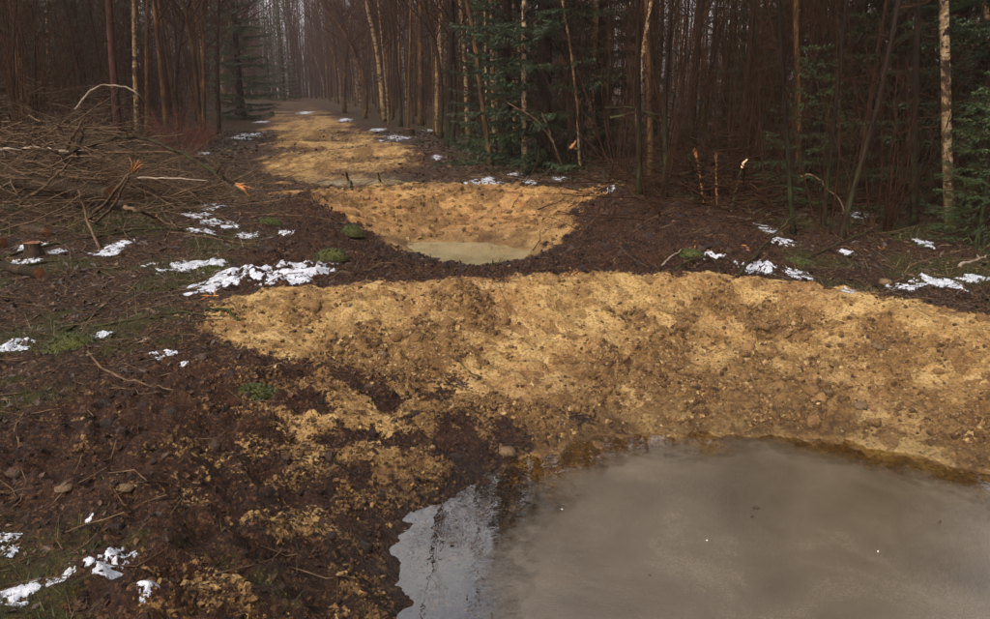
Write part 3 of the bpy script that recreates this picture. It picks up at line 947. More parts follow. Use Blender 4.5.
def make_spruce(h, spread, seed, nwh=24, per=6, needle=.045, bare=.0, dens=1.0, wdt=.011):
    random.seed(seed)
    global rng; keep = rng; rng = np.random.default_rng(seed)
    k = 16
    P = wander((0, 0, -.2), (0, 0, 1), h + .2, k, .008, .05); P[:, :2] -= P[1, :2]
    tr = MB(); tr.tube(P, (.011 * h + .02) * (1 - .93 * np.linspace(0, 1, k + 1)), 8, jit=.05)
    cr = MB(); tw = MB()
    for w in range(nwh):
        t = bare + (1 - bare) * (w / nwh) ** 1.05 + .02
        for b in range(per):
            tj = min(t + random.uniform(-.015, .015), .985)
            a = min(int(tj * k), k - 1); p = P[a] + (P[a + 1] - P[a]) * (tj * k - a)
            az = (b + random.uniform(-.35, .35)) * 6.283 / per + w * 1.3
            ln = spread * (1 - tj) ** .75 * random.uniform(.7, 1.12) + .15
            d = np.array([math.cos(az), math.sin(az), .18 - .35 * (1 - tj)])
            B = wander(p, d, ln, 6, .05, .035)
            tw.tube(B, np.linspace(.012, .003, 7), 3, cap=False)
            hi = tj < .55
            ntw = int((8 + 17 * ln) * dens * (1.15 if tj < .4 else .6))
            for j in range(ntw):
                f = random.uniform(.12, 1) * 6; i0 = min(int(f), 5)
                q = B[i0] + (B[i0 + 1] - B[i0]) * (f - i0)
                dd = unit(B[i0 + 1] - B[i0]); sd = np.cross(dd, (0, 0, 1)) * random.choice((-1, 1))
                tl = random.uniform(.16, .42) * (1.1 - .5 * f / 6) * min(1, ln + .3)
                dv = unit(dd * .7 + sd * random.uniform(.4, .9) + np.array([0, 0, random.uniform(-.45, .05)]))
                nn = max(8, int((26 if hi else 14) * tl / .3))
                s0 = rng.uniform(0, 1, nn)
                base = q + dv * (tl * s0)[:, None]
                nd = rng.normal(0, 1, (nn, 3)); nd -= (nd @ dv)[:, None] * dv; nd /= np.linalg.norm(nd, axis=1)[:, None] + 1e-9
                nd = nd * .75 + dv * .65
                L_ = needle * rng.uniform(.7, 1.2, nn) * (1 if hi else 1.5)
                wd = np.cross(nd, dv); wd /= np.linalg.norm(wd, axis=1)[:, None] + 1e-9
                wd *= wdt * (1 if hi else 1.5)
                V = np.stack([base - wd, base + wd, base + nd * L_[:, None]], 1).reshape(-1, 3)
                cr.add(V, None, np.arange(nn * 3).reshape(-1, 3))
    rng = keep
    return tr, tw, cr


SPR = []
for i, (h, sp, nw, pr, bare) in enumerate([(12, 1.7, 30, 6, .0), (14, 1.9, 28, 6, .03), (3.0, .95, 13, 6, .02)]):
    tr, tw, cr = make_spruce(h, sp, 600 + i, nw, pr, .05 if i < 2 else .035, bare, (1.8, 1.5, 1.2)[i], .009 if i < 2 else .005)
    SPR.append((tr.mesh('trunk', M['dark']), tw.mesh('branches', M['twig']), cr.mesh('needles', M['needle'] if i < 2 else M['youngneedle'], smooth=False)))


def spruce(v, loc, s_, label, group=None, name='spruce_tree'):
    e = empty(name, loc, (0, 0, random.uniform(0, 6.28)), (s_, s_, s_))
    link('trunk', SPR[v][0], e); tag(link('branches', SPR[v][1], e), kind='stuff'); tag(link('needles', SPR[v][2], e), kind='stuff')
    return tag(e, label, 'tree', group)


def make_shrub(seed, n, h, spread, dense, depth=1, thick=.011):
    random.seed(seed)
    global rng; keep = rng; rng = np.random.default_rng(seed)
    mb = MB(); sm = MB()
    for i in range(n):
        az = random.uniform(0, 6.28); lean = random.uniform(.05, spread)
        L_ = h * random.uniform(.55, 1.1)
        B = wander((.12 * math.cos(az), .12 * math.sin(az), -.08), (math.cos(az) * lean, math.sin(az) * lean, 1), L_, 8, .07, .02)
        r0 = thick * random.uniform(.6, 1.3)
        sm.tube(B, np.linspace(r0, r0 * .3, 9), 5, cap=False)
        twigs_on(mb, B, r0 * .5, dense, L_ * .30, depth, .05, .2)
    rng = keep
    return sm, mb


SHR = []
for i, a in enumerate([(701, 9, 3.4, .35, 12), (702, 13, 2.4, .6, 12), (703, 6, 4.6, .25, 14), (704, 34, 1.0, 1.3, 15)]):
    sm, mb = make_shrub(*a, thick=.012 if i < 3 else .006)
    SHR.append((sm.mesh('stems', M['twig'] if i < 3 else M['redtwig']), mb.mesh('twigs', M['twig'] if i < 3 else M['redtwig'])))


def shrub(v, loc, s_, label, group=None):
    e = empty('bare_shrub', loc, (0, 0, random.uniform(0, 6.28)), (s_, s_, s_ * random.uniform(.85, 1.15)))
    tag(link('stems', SHR[v][0], e), kind='stuff'); tag(link('twigs', SHR[v][1], e), kind='stuff')
    return tag(e, label, 'shrub', group)


# ------------------------------------------------------------------ trees that can be told apart
def photo_tree(px, py, wpx, mat, v, label, top=None, depth=None, name='bare_tree', hs=1.0):
    """base seen at (px, py); if depth is given the base stands on the ground at that distance"""
    if depth is None: p = spot(px, py)
    else:
        p = over(px, py, depth); p[2] = ground_z(p[0], p[1])
    r = wpx / 2 * p[1] / FPX
    lean = (0, 0)
    if top is not None:
        q = over(top[0], top[1], p[1]); lean = ((q[0] - p[0]) / (q[2] - p[2]), 0.0)
    return bare_tree(name, v, mat, tuple(p), r, label, lean=lean, hs=hs)

PT = [
 (117, 158, 8, 'redpine', 2, 'dark reddish trunk standing alone behind the left brush pile', (113, 0), 15.5, 'pine_tree'),
 (134, 112, 5, 'birch', 0, 'birch with pale patches just right of the dark reddish trunk', (133, 0), 22, 'birch_tree'),
 (145, 108, 5, 'ochre', 1, 'thin tan trunk between the left birch and the curved tan trunk', (144, 0), 24, 'bare_tree'),
 (162, 104, 5.5, 'ochre', 4, 'tan trunk with a flared foot behind the reddish bush', (160, 0), 23, 'bare_tree'),
 (174, 100, 4, 'brown', 3, 'thin brown trunk left of the forked pair', (173, 0), 27, 'bare_tree'),
 (197, 96, 5, 'ochre', 1, 'left stem of the forked tan pair at the left forest edge', (190, 0), 26, 'bare_tree'),
 (199, 96, 4.5, 'ochre', 3, 'right stem of the forked tan pair at the left forest edge', (204, 0), 26, 'bare_tree'),
 (216, 100, 4, 'brown', 0, 'thin trunk right of the forked tan pair', (216, 0), 30, 'bare_tree'),
 (237, 118, 4.5, 'ochre', 2, 'straight tan trunk in front of the left roadside spruce', (237, 0), None, 'bare_tree'),
 (345, 113, 3.5, 'ochre', 1, 'tan trunk at the far right edge of the track', (344, 0), None, 'bare_tree'),
 (384, 123, 5, 'birch', 0, 'tan birch in the right row, pale low on its stem', (373, 0), None, 'birch_tree'),
 (366, 119, 4, 'ochre', 3, 'slim tan trunk left of the pale right-row birch', (363, 0), None, 'bare_tree'),
 (401, 127, 4, 'brown', 4, 'slim brown trunk right of the pale right-row birch', (398, 0), None, 'bare_tree'),
 (421, 128, 6, 'ochre', 2, 'stout orange-barked trunk in the right row', (420, 0), 36, 'pine_tree'),
 (437, 133, 4.5, 'birch', 1, 'birch right of the stout orange-barked trunk', (436, 0), None, 'birch_tree'),
 (447, 146, 7, 'dark', 4, 'dark trunk leaning right with a mossy foot', (463, 0), None, 'bare_tree'),
 (453, 147, 5, 'dark', 3, 'second dark trunk beside the mossy leaning one', (458, 0), None, 'bare_tree'),
 (490, 166, 5.5, 'ochre', 1, 'tan trunk leaning left at the left side of the big spruce', (470, 0), None, 'bare_tree'),
 (494, 150, 5, 'birch', 0, 'white birch rising behind the left side of the big spruce', (492, 0), 22, 'birch_tree'),
 (525, 160, 6, 'birch', 2, 'birch rising through the boughs of the big spruce', (523, 0), 17.3, 'birch_tree'),
 (572, 168, 6, 'ochre', 3, 'slim ochre stem in front of the right side of the big spruce', (562, 0), None, 'bare_tree'),
 (591, 165, 8, 'birch', 2, 'stout birch right of the big spruce', (593, 0), 18.5, 'birch_tree'),
 (581, 172, 3, 'birch', 3, 'very thin white stem beside the stout birch', (572, 40), None, 'birch_tree'),
 (640, 195, 6, 'dark', 1, 'dark trunk at the left of the twiggy thicket on the right', (637, 0), None, 'bare_tree'),
 (652, 185, 7, 'ochre', 0, 'tan trunk inside the twiggy thicket on the right', (646, 0), 15, 'bare_tree'),
 (664, 196, 5, 'dark', 3, 'thin dark trunk inside the twiggy thicket on the right', (668, 0), None, 'bare_tree'),
 (690, 185, 8, 'dark', 4, 'stout dark trunk behind the splintered stubs', (693, 0), 14, 'bare_tree'),
 (741, 180, 7, 'brown', 2, 'straight brown trunk above the splintered stubs', (750, 0), 14, 'bare_tree'),
 (797, 225, 7, 'ochre', 1, 'dappled orange birch among dark stems on the right', (794, 0), 12.5, 'birch_tree'),
 (793, 235, 5, 'dark', 3, 'thin dark curved stem before the dappled orange birch', (778, 0), None, 'bare_tree'),
 (842, 238, 5.5, 'brown', 3, 'brown stem leaning far to the right behind the bank', (904, 0), None, 'bare_tree'),
 (822, 228, 5, 'dark', 1, 'dark stem left of the leaning brown stem', (848, 0), None, 'bare_tree'),
 (948, 232, 10, 'birch', 0, 'scaly pale birch at the right edge of the photo', (944, 0), None, 'birch_tree'),
 (985, 240, 6, 'birch', 3, 'dim birch at the far right margin behind spruce branches', (992, 0), 11.2, 'birch_tree'),
 (915, 225, 7, 'dark', 4, 'dark trunk left of the scaly pale birch', (912, 0), None, 'bare_tree'),
]
LEADS = []
for (px, py, w, m, v, lab, top, dep, nm) in PT:
    o = photo_tree(px, py, w, m, v, lab, top, dep, nm); LEADS.append((o.location.x, o.location.y))


def at_depth(px, depth):
    p = over(px, 200, depth); return (p[0], p[1], ground_z(p[0], p[1]))

spruce(0, at_depth(543, 17.6), 1.18, 'big dark green spruce right of the track')
spruce(0, at_depth(597, 20.0), 1.05, 'spruce behind the stout birch')
spruce(0, at_depth(507, 19.5), .9, 'smaller spruce behind the left side of the big spruce')
spruce(0, at_depth(250, 44), 1.25, 'roadside spruce left of the track')
spruce(0, at_depth(292, 88), 1.0, 'dark spruce closing the far end of the track')
spruce(0, at_depth(278, 96), .95, 'spruce left of the one closing the far end of the track')
spruce(1, at_depth(976, 10.0), .85, 'dark spruce at the right margin, low green boughs')
spruce(0, at_depth(880, 13.0), .9, 'dim spruce left of the scaly pale birch')
spruce(1, at_depth(930, 15.0), .9, 'dim spruce behind the scaly pale birch')
spruce(0, at_depth(840, 16.5), .85, 'dim spruce behind the leaning brown stem')
spruce(2, at_depth(800, 11.0), .75, 'young yellow-green spruce in front of the dappled orange birch', name='young_spruce')
spruce(2, at_depth(985, 8.2), .62, 'young green spruce low at the right margin', name='young_spruce')
for i, (px, dp, s_) in enumerate([(770, 19, .9), (815, 20.5, 1.0), (905, 18, 1.0), (965, 13.5, .9), (1000, 16, 1.0), (720, 22, .8), (20, 27, 1.0), (60, 31, 1.0), (100, 34, .9), (0, 22, .9), (150, 38, .9)]):
    spruce(i % 2, at_depth(px, dp), s_, 'dim spruce deep in the stand %s of the track' % ('right' if px > 400 else 'left'), 'dim spruces in the stands')

# ------------------------------------------------------------------ the stands on both sides
def free(pts, x, y, d):
    return all((x - a) ** 2 + (y - b) ** 2 > d * d for a, b in pts)

pts = list(LEADS)
cnt = {'R': 0, 'L': 0, 'S': 0}
def ax(y): return float(np.interp(y, AX_Y, AX_X))
tries = 0
while cnt['R'] < 165 and tries < 20000:
    tries += 1
    y = 9 + 95 * random.random() ** 1.5; u = 3.7 + 24 * random.random() ** 1.7
    x = ax(y) + u / .965
    if x > y * .70 + 1.5 or not free(pts, x, y, .75 + .006 * y): continue
    if y < 13 and u < 5.0: continue
    if y < 22 and -25 < x / y * FPX < 135: continue          # the spruce clump leaves no room for stems
    pts.append((x, y)); cnt['R'] += 1
    near = y < 20 and x > 1
    m = random.choices(('birch', 'ochre', 'brown', 'dark'), (.12, .18, .35, .35) if near else (.22, .38, .28, .12))[0]
    nm = 'birch_tree' if m == 'birch' else 'bare_tree'
    lab = {'birch': 'pale patchy birch in the dense stand right of the track', 'ochre': 'tan-barked slim bare tree in the dense stand right of the track',
           'brown': 'brown slim bare tree in the dense stand right of the track', 'dark': 'dark slim bare tree in the dense stand right of the track'}[m]
    bare_tree(nm, random.randrange(5), m, (x, y, ground_z(x, y)), random.uniform(.022, .055) if near else random.uniform(.045, .09), lab, 'bare trees right of the track',
              lean=(random.gauss(0, .03), random.gauss(0, .03)), hs=random.uniform(.85, 1.15))
for i in range(400):
    if cnt['S'] >= 34: break
    y = random.uniform(23, 60); u = random.uniform(3.5, 6.5); x = ax(y) + u / .965
    if not free(pts, x, y, .6): continue
    pts.append((x, y)); cnt['S'] += 1
    m = random.choice(('ochre', 'ochre', 'birch'))
    bare_tree('birch_tree' if m == 'birch' else 'bare_tree', random.randrange(5), m, (x, y, ground_z(x, y)), random.uniform(.035, .065), 'pale patchy birch in the first row' if m == 'birch' else 'tan-barked tree in the first row', 'bare trees right of the track',
              lean=(random.gauss(0, .03), 0), hs=random.uniform(.85, 1.15))
tries = 0
while cnt['L'] < 115 and tries < 20000:
    tries += 1
    y = 16 + 90 * random.random() ** 1.4; u = -(4.0 + 26 * random.random() ** 1.5)
    x = ax(y) + u / .965
    if x < -y * .70 - 1.5 or not free(pts, x, y, .8 + .006 * y): continue
    if y < 24 and u > -8: continue
    pts.append((x, y)); cnt['L'] += 1
    m = random.choices(('birch', 'ochre', 'brown', 'dark'), (.12, .28, .35, .25))[0]
    nm = 'birch_tree' if m == 'birch' else 'bare_tree'
    lab = {'birch': 'pale patchy birch in the forest left of the track', 'ochre': 'tan-barked slim bare tree in the forest left of the track',
           'brown': 'brown slim bare tree in the forest left of the track', 'dark': 'dark slim bare tree in the forest left of the track'}[m]
    bare_tree(nm, random.randrange(5), m, (x, y, ground_z(x, y)), random.uniform(.05, .11), lab, 'bare trees left of the track',
              lean=(random.gauss(0, .03), random.gauss(0, .03)), hs=random.uniform(.85, 1.15))
# trees closing the far end of the ride, and dim spruces deep in the stands
for i in range(26):
    y = random.uniform(96, 135); x = ax(y) + random.uniform(-16, 16)
    bare_tree('bare_tree', random.randrange(5), random.choice(('brown', 'ochre', 'dark')), (x, y, ground_z(x, y)), random.uniform(.09, .14),
              'hazy bare tree closing the far end of the track', 'hazy trees at the far end', hs=random.uniform(1.0, 1.3))
for i in range(130):
    side = 1 if i % 2 else -1
    y = random.uniform(20, 110); u = side * random.uniform(9, 38) if y > 30 else side * random.uniform(11, 20)
    x = ax(y) + u / .965
    if abs(x) > y * .75 + 2 or not free(pts, x, y, 1.2): continue
    pts.append((x, y))
    spruce(random.randrange(2), (x, y, ground_z(x, y)), random.uniform(.7, 1.05), 'dim spruce deep in the stand %s of the track' % ('right' if side > 0 else 'left'), 'dim spruces in the stands')
# the forest goes on beside and behind the photographer
for i in range(24):
    y = random.uniform(-16, 8); side = 1 if i % 3 else -1
    u = random.uniform(5.2, 16) if side > 0 else -random.uniform(7, 18)
    x = ax(y) + u / .965
    if abs(x) < max(y, 0) * .74 + 1.2: continue
    if not free(pts, x, y, 1.2): continue
    pts.append((x, y))
    if i % 4 == 0: spruce(i // 4 % 2, (x, y, ground_z(x, y)), .9, 'spruce beside or behind the viewpoint', 'trees beside the viewpoint')
    else: bare_tree('bare_tree', random.randrange(5), random.choice(('brown', 'dark', 'ochre')), (x, y, ground_z(x, y)), random.uniform(.06, .1), 'bare tree beside or behind the viewpoint', 'trees beside the viewpoint')

# thin whippy saplings at the edge of both stands
for i in range(95):
    if i < 62: y = random.uniform(9.5, 24); u = random.uniform(4.0, 10)
    else: y = random.uniform(13, 30); u = -random.uniform(6.5, 13)
    x = ax(y) + u / .965
    if abs(x) > y * .68 + .5 or (i < 62 and y < 12 and u < 4.8): continue
    m = random.choice(('dark', 'dark', 'brown', 'brown', 'ochre')); r = random.uniform(.010, .026)
    bare_tree('sapling', random.choice((1, 3, 3, 4)), m, (x, y, ground_z(x, y)), r, 'thin whippy %s sapling at the forest edge %s of the track' % ({'dark': 'dark', 'brown': 'brown', 'ochre': 'tan'}[m], 'right' if u > 0 else 'left'),
              'saplings at the forest edge', lean=(random.gauss(0, .10), random.gauss(0, .08)), hs=random.uniform(.35, .7), cat='sapling')
# the wood goes on behind: a mass in which no single tree can be told apart
def far_wood():
    mb = MB(); n = 0
    while n < 640:
        y = random.uniform(30, 150); side = random.choice((-1, 1)); u = side * (9 + 45 * random.random())
        if y > 112: u = random.uniform(-45, 45)
        x = ax(y) + u / .965
        if abs(x) > y * .72 + 3: continue
        n += 1; z0 = ground_z(x, y); h = random.uniform(10, 17)
        P = wander((x, y, z0 - .2), (0, 0, 1), h, 6, .025, .05)
        mb.tube(P, np.linspace(random.uniform(.06, .12), .02, 7), 4, cap=False)
        for _ in range(26):
            t = random.uniform(.08, .98) * 6; i = min(int(t), 5); p = P[i] + (P[i + 1] - P[i]) * (t - i); a = random.uniform(0, 6.28)
            B = wander(p, (math.cos(a), math.sin(a), random.uniform(.3, 1.4)), random.uniform(.8, 2.8), 3, .2, .05)
            mb.tube(B, (.022, .018, .012, .008), 3, cap=False)
    for _ in range(190):
        y = random.uniform(102, 170); x = ax(y) + random.uniform(-14, 14); h = random.uniform(15, 23)
        P = wander((x, y, ground_z(x, y) - .2), (0, 0, 1), h, 6, .02, .05)
        mb.tube(P, np.linspace(random.uniform(.10, .17), .03, 7), 4, cap=False)
        for _ in range(30):
            t = random.uniform(.06, .98) * 6; i = min(int(t), 5); p = P[i] + (P[i + 1] - P[i]) * (t - i); a = random.uniform(0, 6.28)
            B = wander(p, (math.cos(a), math.sin(a), random.uniform(.3, 1.4)), random.uniform(1, 3.4), 2, .2, .05)
            mb.tube(B, (.045, .035, .02), 3, cap=False)
    tag(link('far_wood', mb.mesh('far_wood', M['twig'])), 'hazy mass of bare wood deep behind the first trunks', 'wood', kind='stuff')

far_wood()

# shrubs
for (px, py, v, s_, lab) in [
    (565, 172, 1, 1.0, 'many-stemmed bare bush at the foot of the slim ochre stem'),
    (655, 200, 2, 1.0, 'tall dense thicket bush of dark twigs on the right'),
    (690, 192, 0, 1.1, 'dark bare bush behind the splintered stubs'),
    (625, 180, 1, 1.2, 'low arching bush of brown twigs right of the spruces'),
    (740, 200, 0, 1.0, 'dark bare bush right of the splintered stubs'),
    (775, 215, 2, .9, 'upright bare bush left of the dappled orange birch'),
    (830, 232, 0, .9, 'dark bare bush at the foot of the leaning brown stem'),
    (880, 228, 1, .9, 'low dark bush left of the scaly pale birch'),
    (975, 232, 1, .8, 'low dark bush at the right margin under the spruce'),
    (180, 156, 3, 1.35, 'dense reddish-brown bush at the left of the ride'),
    (203, 146, 3, 1.0, 'smaller reddish bush right of the dense reddish one'),
    (150, 128, 1, 1.1, 'grey-brown bush behind the reddish bush'),
    (85, 145, 1, 1.2, 'tangled bush behind the left brush pile'),
    (40, 150, 2, 1.1, 'tall tangled bush in the thicket at the far left'),
    (10, 165, 0, 1.2, 'dark tangled bush at the left margin'),
    (65, 135, 0, 1.3, 'tall bare bush behind the upright cut stub'), (25, 140, 1, 1.4, 'low broad bush in the thicket at the far left'), (100, 132, 0, 1.2, 'bare bush left of the dark reddish trunk'), (130, 135, 1, 1.0, 'bare bush right of the dark reddish trunk')]:
    p = spot(px, py); shrub(v, tuple(p), s_, lab)
for i in range(34):
    y = random.uniform(9.6, 16); u = random.uniform(4.6, 8.5); x = ax(y) + u / .965
    if x > y * .68 + .4: continue
    shrub(random.randrange(3), (x, y, ground_z(x, y)), random.uniform(.45, .95), 'bare twiggy undergrowth bush among the trunks right of the track', 'undergrowth bushes among the trunks')
for i in range(70):
    side = 1 if i % 2 else -1
    y = random.uniform(15, 60); u = side * random.uniform(4.6, 13)
    if side < 0 and y < 22: u = -random.uniform(8.5, 14)
    x = ax(y) + u / .965
    if abs(x) > y * .7 + 1: continue
    shrub(random.randrange(3), (x, y, ground_z(x, y)), random.uniform(.8, 1.4), 'bare twiggy undergrowth bush among the trunks %s of the track' % ('right' if side > 0 else 'left'), 'undergrowth bushes among the trunks')


# ------------------------------------------------------------------ logs, branches, stubs
def log(px, py, length, r, az, label, bark='logbark', tilt=0.0, lift=0.0, name='cut_log'):
    """a log whose cut face is seen at (px, py); the log runs back along azimuth az (degrees from +X)"""
    p = spot(px, py)
    a = R(az)
    far = (p[0] + math.cos(a) * length, p[1] + math.sin(a) * length)
    z0 = p[2] + r * .8 + lift; z1 = ground_z(*far) + r * .8 + lift + tilt
    e = empty(name, (p[0], p[1], z0), (0, -math.atan2(z1 - z0, length), a))
    k = 9; xs = np.linspace(0, length, k)
    P = np.stack([xs, rng.normal(0, r * .06, k), rng.normal(0, r * .06, k)], 1); P[0, 1:] = 0
    b = MB(); b.tube(P, r * np.linspace(1, .86, k), 14, cap=False, jit=.05); link('bark', b.mesh('bark', M[bark]), e)
    for x_, sg in ((-.002, -1), (length - .004, 1)):
        c = MB(); th = np.arange(14) * 2 * math.pi / 14
        rr = r * (1.01 if sg < 0 else .86)
        Vc = [(x_ + sg * .006 * 0 + (0.008 if j == -1 else 0) * sg, 0, 0) if j == -1 else (x_, rr * math.cos(th[j]), rr * math.sin(th[j])) for j in range(14)] + [(x_ + sg * .006, 0, 0)]
        Tc = [(14, j, (j + 1) % 14) for j in range(14)]
        Yc = P[0 if sg < 0 else -1, 1:]; Vc = np.array(Vc) + np.array([0, Yc[0], Yc[1]])
        c.add(Vc, None, Tc); link('cut_end', c.mesh('cut_end', M['cut'], smooth=False), e)
    return tag(e, label, 'log')

log(129, 176, 1.8, .085, 150, 'log with an orange cut face, highest in the left brush pile', lift=.34)
log(139, 183, 1.9, .075, 140, 'log with a dull orange cut face right below the highest log', lift=.24)
log(154, 193, 2.2, .10, 138, 'thick log with a round orange cut face in the brush pile', lift=.12)
log(176, 190, 1.6, .065, 155, 'thin log with a small cut face at the right end of the pile', lift=.14)
log(148, 199, 1.6, .06, 130, 'thin dark log with a cut face below the thick round one', lift=.08)
log(114, 213, 1.7, .11, 160, 'thick log with a large bright orange cut face in front of the pile', lift=.14)
log(73, 199, .8, .06, 120, 'short log with a cut face deep in the left of the brush pile', lift=.1)
log(101, 180, 1.5, .06, 150, 'thin log with a yellow cut face behind the upright sticks', lift=.2)
log(40, 278, .8, .055, 150, 'short log with an orange cut face beside snow at the left margin')
log(4, 248, 1.2, .06, 170, 'small log end at the very left margin of the photo')
log(48, 236, .7, .05, 150, 'short dark log at the left edge above the stump')


def stump(px, py, r, h, label):
    p = spot(px, py); e = empty('tree_stump', tuple(p))
    b = MB(); z = np.array([-.1, 0, .05, h * .5, h])
    b.tube(np.stack([np.zeros(5), np.zeros(5), z], 1), r * np.array([1.4, 1.3, 1.12, 1.0, .97]), 14, cap=False, jit=.05)
    link('bark', b.mesh('bark', M['logbark']), e)
    c = MB(); th = np.arange(14) * 2 * math.pi / 14
    V = [(r * .99 * math.cos(t), r * .99 * math.sin(t), h + .002 + rng.uniform(-.004, .004)) for t in th] + [(0, 0, h + .008)]
    c.add(V, None, [(14, j, (j + 1) % 14) for j in range(14)]); link('cut_top', c.mesh('cut_top', M['cut'], False), e)
    return tag(e, label, 'stump')

stump(34, 256, .085, .14, 'low stump with an orange cut top at the left margin')
stump(409, 137, .22, .30, 'orange cut stump in snow beside the right row of trunks')
stump(272, 116, .15, .25, 'small far stump left of the track near the trees')


def branch(pix, r, label, mat='greystick', name='fallen_branch', lift=None, twigs=0, tl=.5, splint=None):
    """a branch through surveyed points: each is (px, py, height above ground) with the foot's ground distance shared"""
    P = []
    d0 = None
    for i, q in enumerate(pix):
        if len(q) == 2: p = spot(*q); p = p + np.array([0, 0, r * .6])
        else: p = over(q[0], q[1], q[2])
        P.append(p)
    P = np.array(P)
    t = np.linspace(0, len(P) - 1, max(8, len(P) * 4)); k = np.arange(len(P))
    S = np.stack([np.interp(t, k, P[:, c]) for c in range(3)], 1)
    for _ in range(2): S[1:-1] = (S[:-2] + 2 * S[1:-1] + S[2:]) / 4
    S[1:-1] += rng.normal(0, r * .35, S[1:-1].shape)
    gz = ground_many(S[:, 0], S[:, 1]); S[:, 2] = np.maximum(S[:, 2], gz + r * .3)
    mb = MB(); mb.tube(S, r * np.linspace(1, .5, len(S)), 7, jit=.08)
    if twigs or splint:
        e = empty(name, tuple(S[0])); O = S[0]
        m1 = MB(); m1.tube(S - O, r * np.linspace(1, .5, len(S)), 7, jit=.08); link('stem', m1.mesh('stem', M[mat]), e)
        if twigs:
            m2 = MB(); twigs_on(m2, S - O, r * .6, twigs, tl, 1, .03, .15); tag(link('side_twigs', m2.mesh('side_twigs', M['twig']), e), kind='stuff')
        if splint:
            m3 = MB()
            end = (S - O)[-1] if splint > 0 else (S - O)[0]
            d = unit(S[-1] - S[-3]) if splint > 0 else unit(S[0] - S[2])
            for j in range(9):
                dd = unit(d + rng.normal(0, .10 if 'stub' in name else .34, 3)); ln = random.uniform(.08, .24) * abs(splint)
                m3.tube([end - d * .06, end + dd * ln * .5, end + dd * ln], [r * .5, r * .34, .002], 4)
            link('splintered_end', m3.mesh('splintered_end', M['splinter']), e)
        return tag(e, label, 'branch')
    return tag(link(name, mb.mesh(name, M[mat])), label, 'branch')

D = 11.0
branch([(60, 168), (67, 152, D), (100, 141, D), (133, 136, D), (160, 142, D - .3), (187, 157, D - .7), (213, 171, D - 1.0), (238, 186, D - 1.2)], .035,
       'long dark branch arching over the brush pile to a splintered orange end', 'brown', twigs=5, splint=1.0)
branch([(62, 175), (70, 140, 11), (84, 119, 11)], .032, 'upright stick with a pale cut top rising from the brush pile', 'greystick', splint=-.3)
branch([(76, 178), (79, 150, 11.2), (84, 128, 11.2)], .028, 'dark upright stick crossing behind the pale-topped stick', 'dark')
branch([(138, 178, 10.2), (170, 178, 10), (208, 181, 9.9)], .014, 'thin straight pale stick sticking out right of the logs', 'palestick')
branch([(75, 110, 15), (90, 90, 15), (105, 84, 15), (130, 88, 15), (148, 102, 15), (155, 118)], .022, 'pale arched branch behind the dark reddish trunk', 'palestick', twigs=4)
branch([(90, 220), (112, 196, 9.2), (128, 175, 9.2), (135, 169, 9.2)], .024, 'pale curved branch with a torn orange tip beside the logs', 'greystick', splint=.7)
branch([(95, 224), (112, 208, 8.9), (124, 188, 8.9), (128, 176, 8.9)], .02, 'second curved branch parallel to the torn orange tip', 'greystick')
branch([(125, 207, 8.7), (140, 212, 8.5), (156, 219)], .028, 'short grey-barked piece with a torn end in front of the logs', 'greystick', splint=.5)
branch([(0, 259), (60, 244), (110, 236), (150, 229), (190, 231), (235, 241)], .018, 'long thin dark branch lying across the ground below the logs', 'brown', twigs=4)
branch([(0, 272), (50, 262), (100, 262), (112, 257)], .016, 'thin branch on the ground behind the short log', 'brown', twigs=3)
branch([(88, 353), (98, 368), (120, 380), (150, 387), (174, 391)], .009, 'thin curved pale branch on the litter at the left', 'greystick')
branch([(60, 335), (90, 318), (125, 290)], .010, 'thin straight dark stick on the litter at the left', 'brown', twigs=3)
branch([(90, 328), (140, 320), (185, 314), (205, 318)], .009, 'thin stick lying level left of the yellow bank', 'brown', twigs=3)
branch([(205, 312), (225, 311), (240, 322)], .016, 'short dark stick at the left end of the yellow bank', 'dark')
branch([(0, 188, 11), (25, 175, 11.2), (60, 165)], .022, 'pale crooked branch at the left end of the brush pile', 'palestick', twigs=5)
branch([(0, 150, 11.5), (35, 147, 11.3), (70, 152, 11.2), (95, 150, 11.2)], .026, 'pale horizontal branch lying on top of the brush pile', 'palestick', twigs=4)
branch([(20, 205), (45, 185, 10), (60, 172, 10), (72, 160, 10)], .022, 'grey branch slanting up at the left of the brush pile', 'greystick', twigs=6)
branch([(100, 250), (85, 215, 9), (78, 190, 9)], .018, 'thin grey stick leaning on the logs', 'greystick', twigs=4)
branch([(190, 192), (232, 188), (270, 207)], .012, 'thin bent stick right of the splintered branch end', 'brown', twigs=3)
branch([(262, 178), (268, 188), (263, 202)], .018, 'curled dark root piece beside the clay bank', 'brown')
# right side
branch([(704, 204), (700, 178, 11.7), (697, 160, 11.7)], .020, 'splintered orange stub leaning left, leftmost of three', 'splinter', name='broken_stub', splint=.9)
branch([(717, 207), (716, 180, 11.5), (716, 163, 11.5)], .017, 'upright splintered orange stub, middle of three', 'splinter', name='broken_stub', splint=.7)
branch([(731, 212), (736, 185, 11.2), (742, 166, 11.2)], .024, 'dark stub with a pale torn top, rightmost of three', 'brown', name='broken_stub', splint=-.2)
branch([(742, 168, 11.2), (743, 163, 11.2), (747, 159, 11.2)], .022, 'pale torn wood tip at the top of the right stub', 'palewood', name='broken_tip')
branch([(645, 188), (680, 176, 12.2), (720, 160, 12.6), (745, 153, 12.8)], .014, 'long thin grey stick slanting up behind the stubs', 'greystick')
branch([(737, 280), (760, 250, 8.3), (780, 228, 8.6), (799, 211, 8.9)], .018, 'dark stick slanting up to the right behind the bank', 'brown', twigs=2)
branch([(662, 266), (672, 257), (682, 250)], .012, 'short pale stick in moss behind the bank', 'palestick')
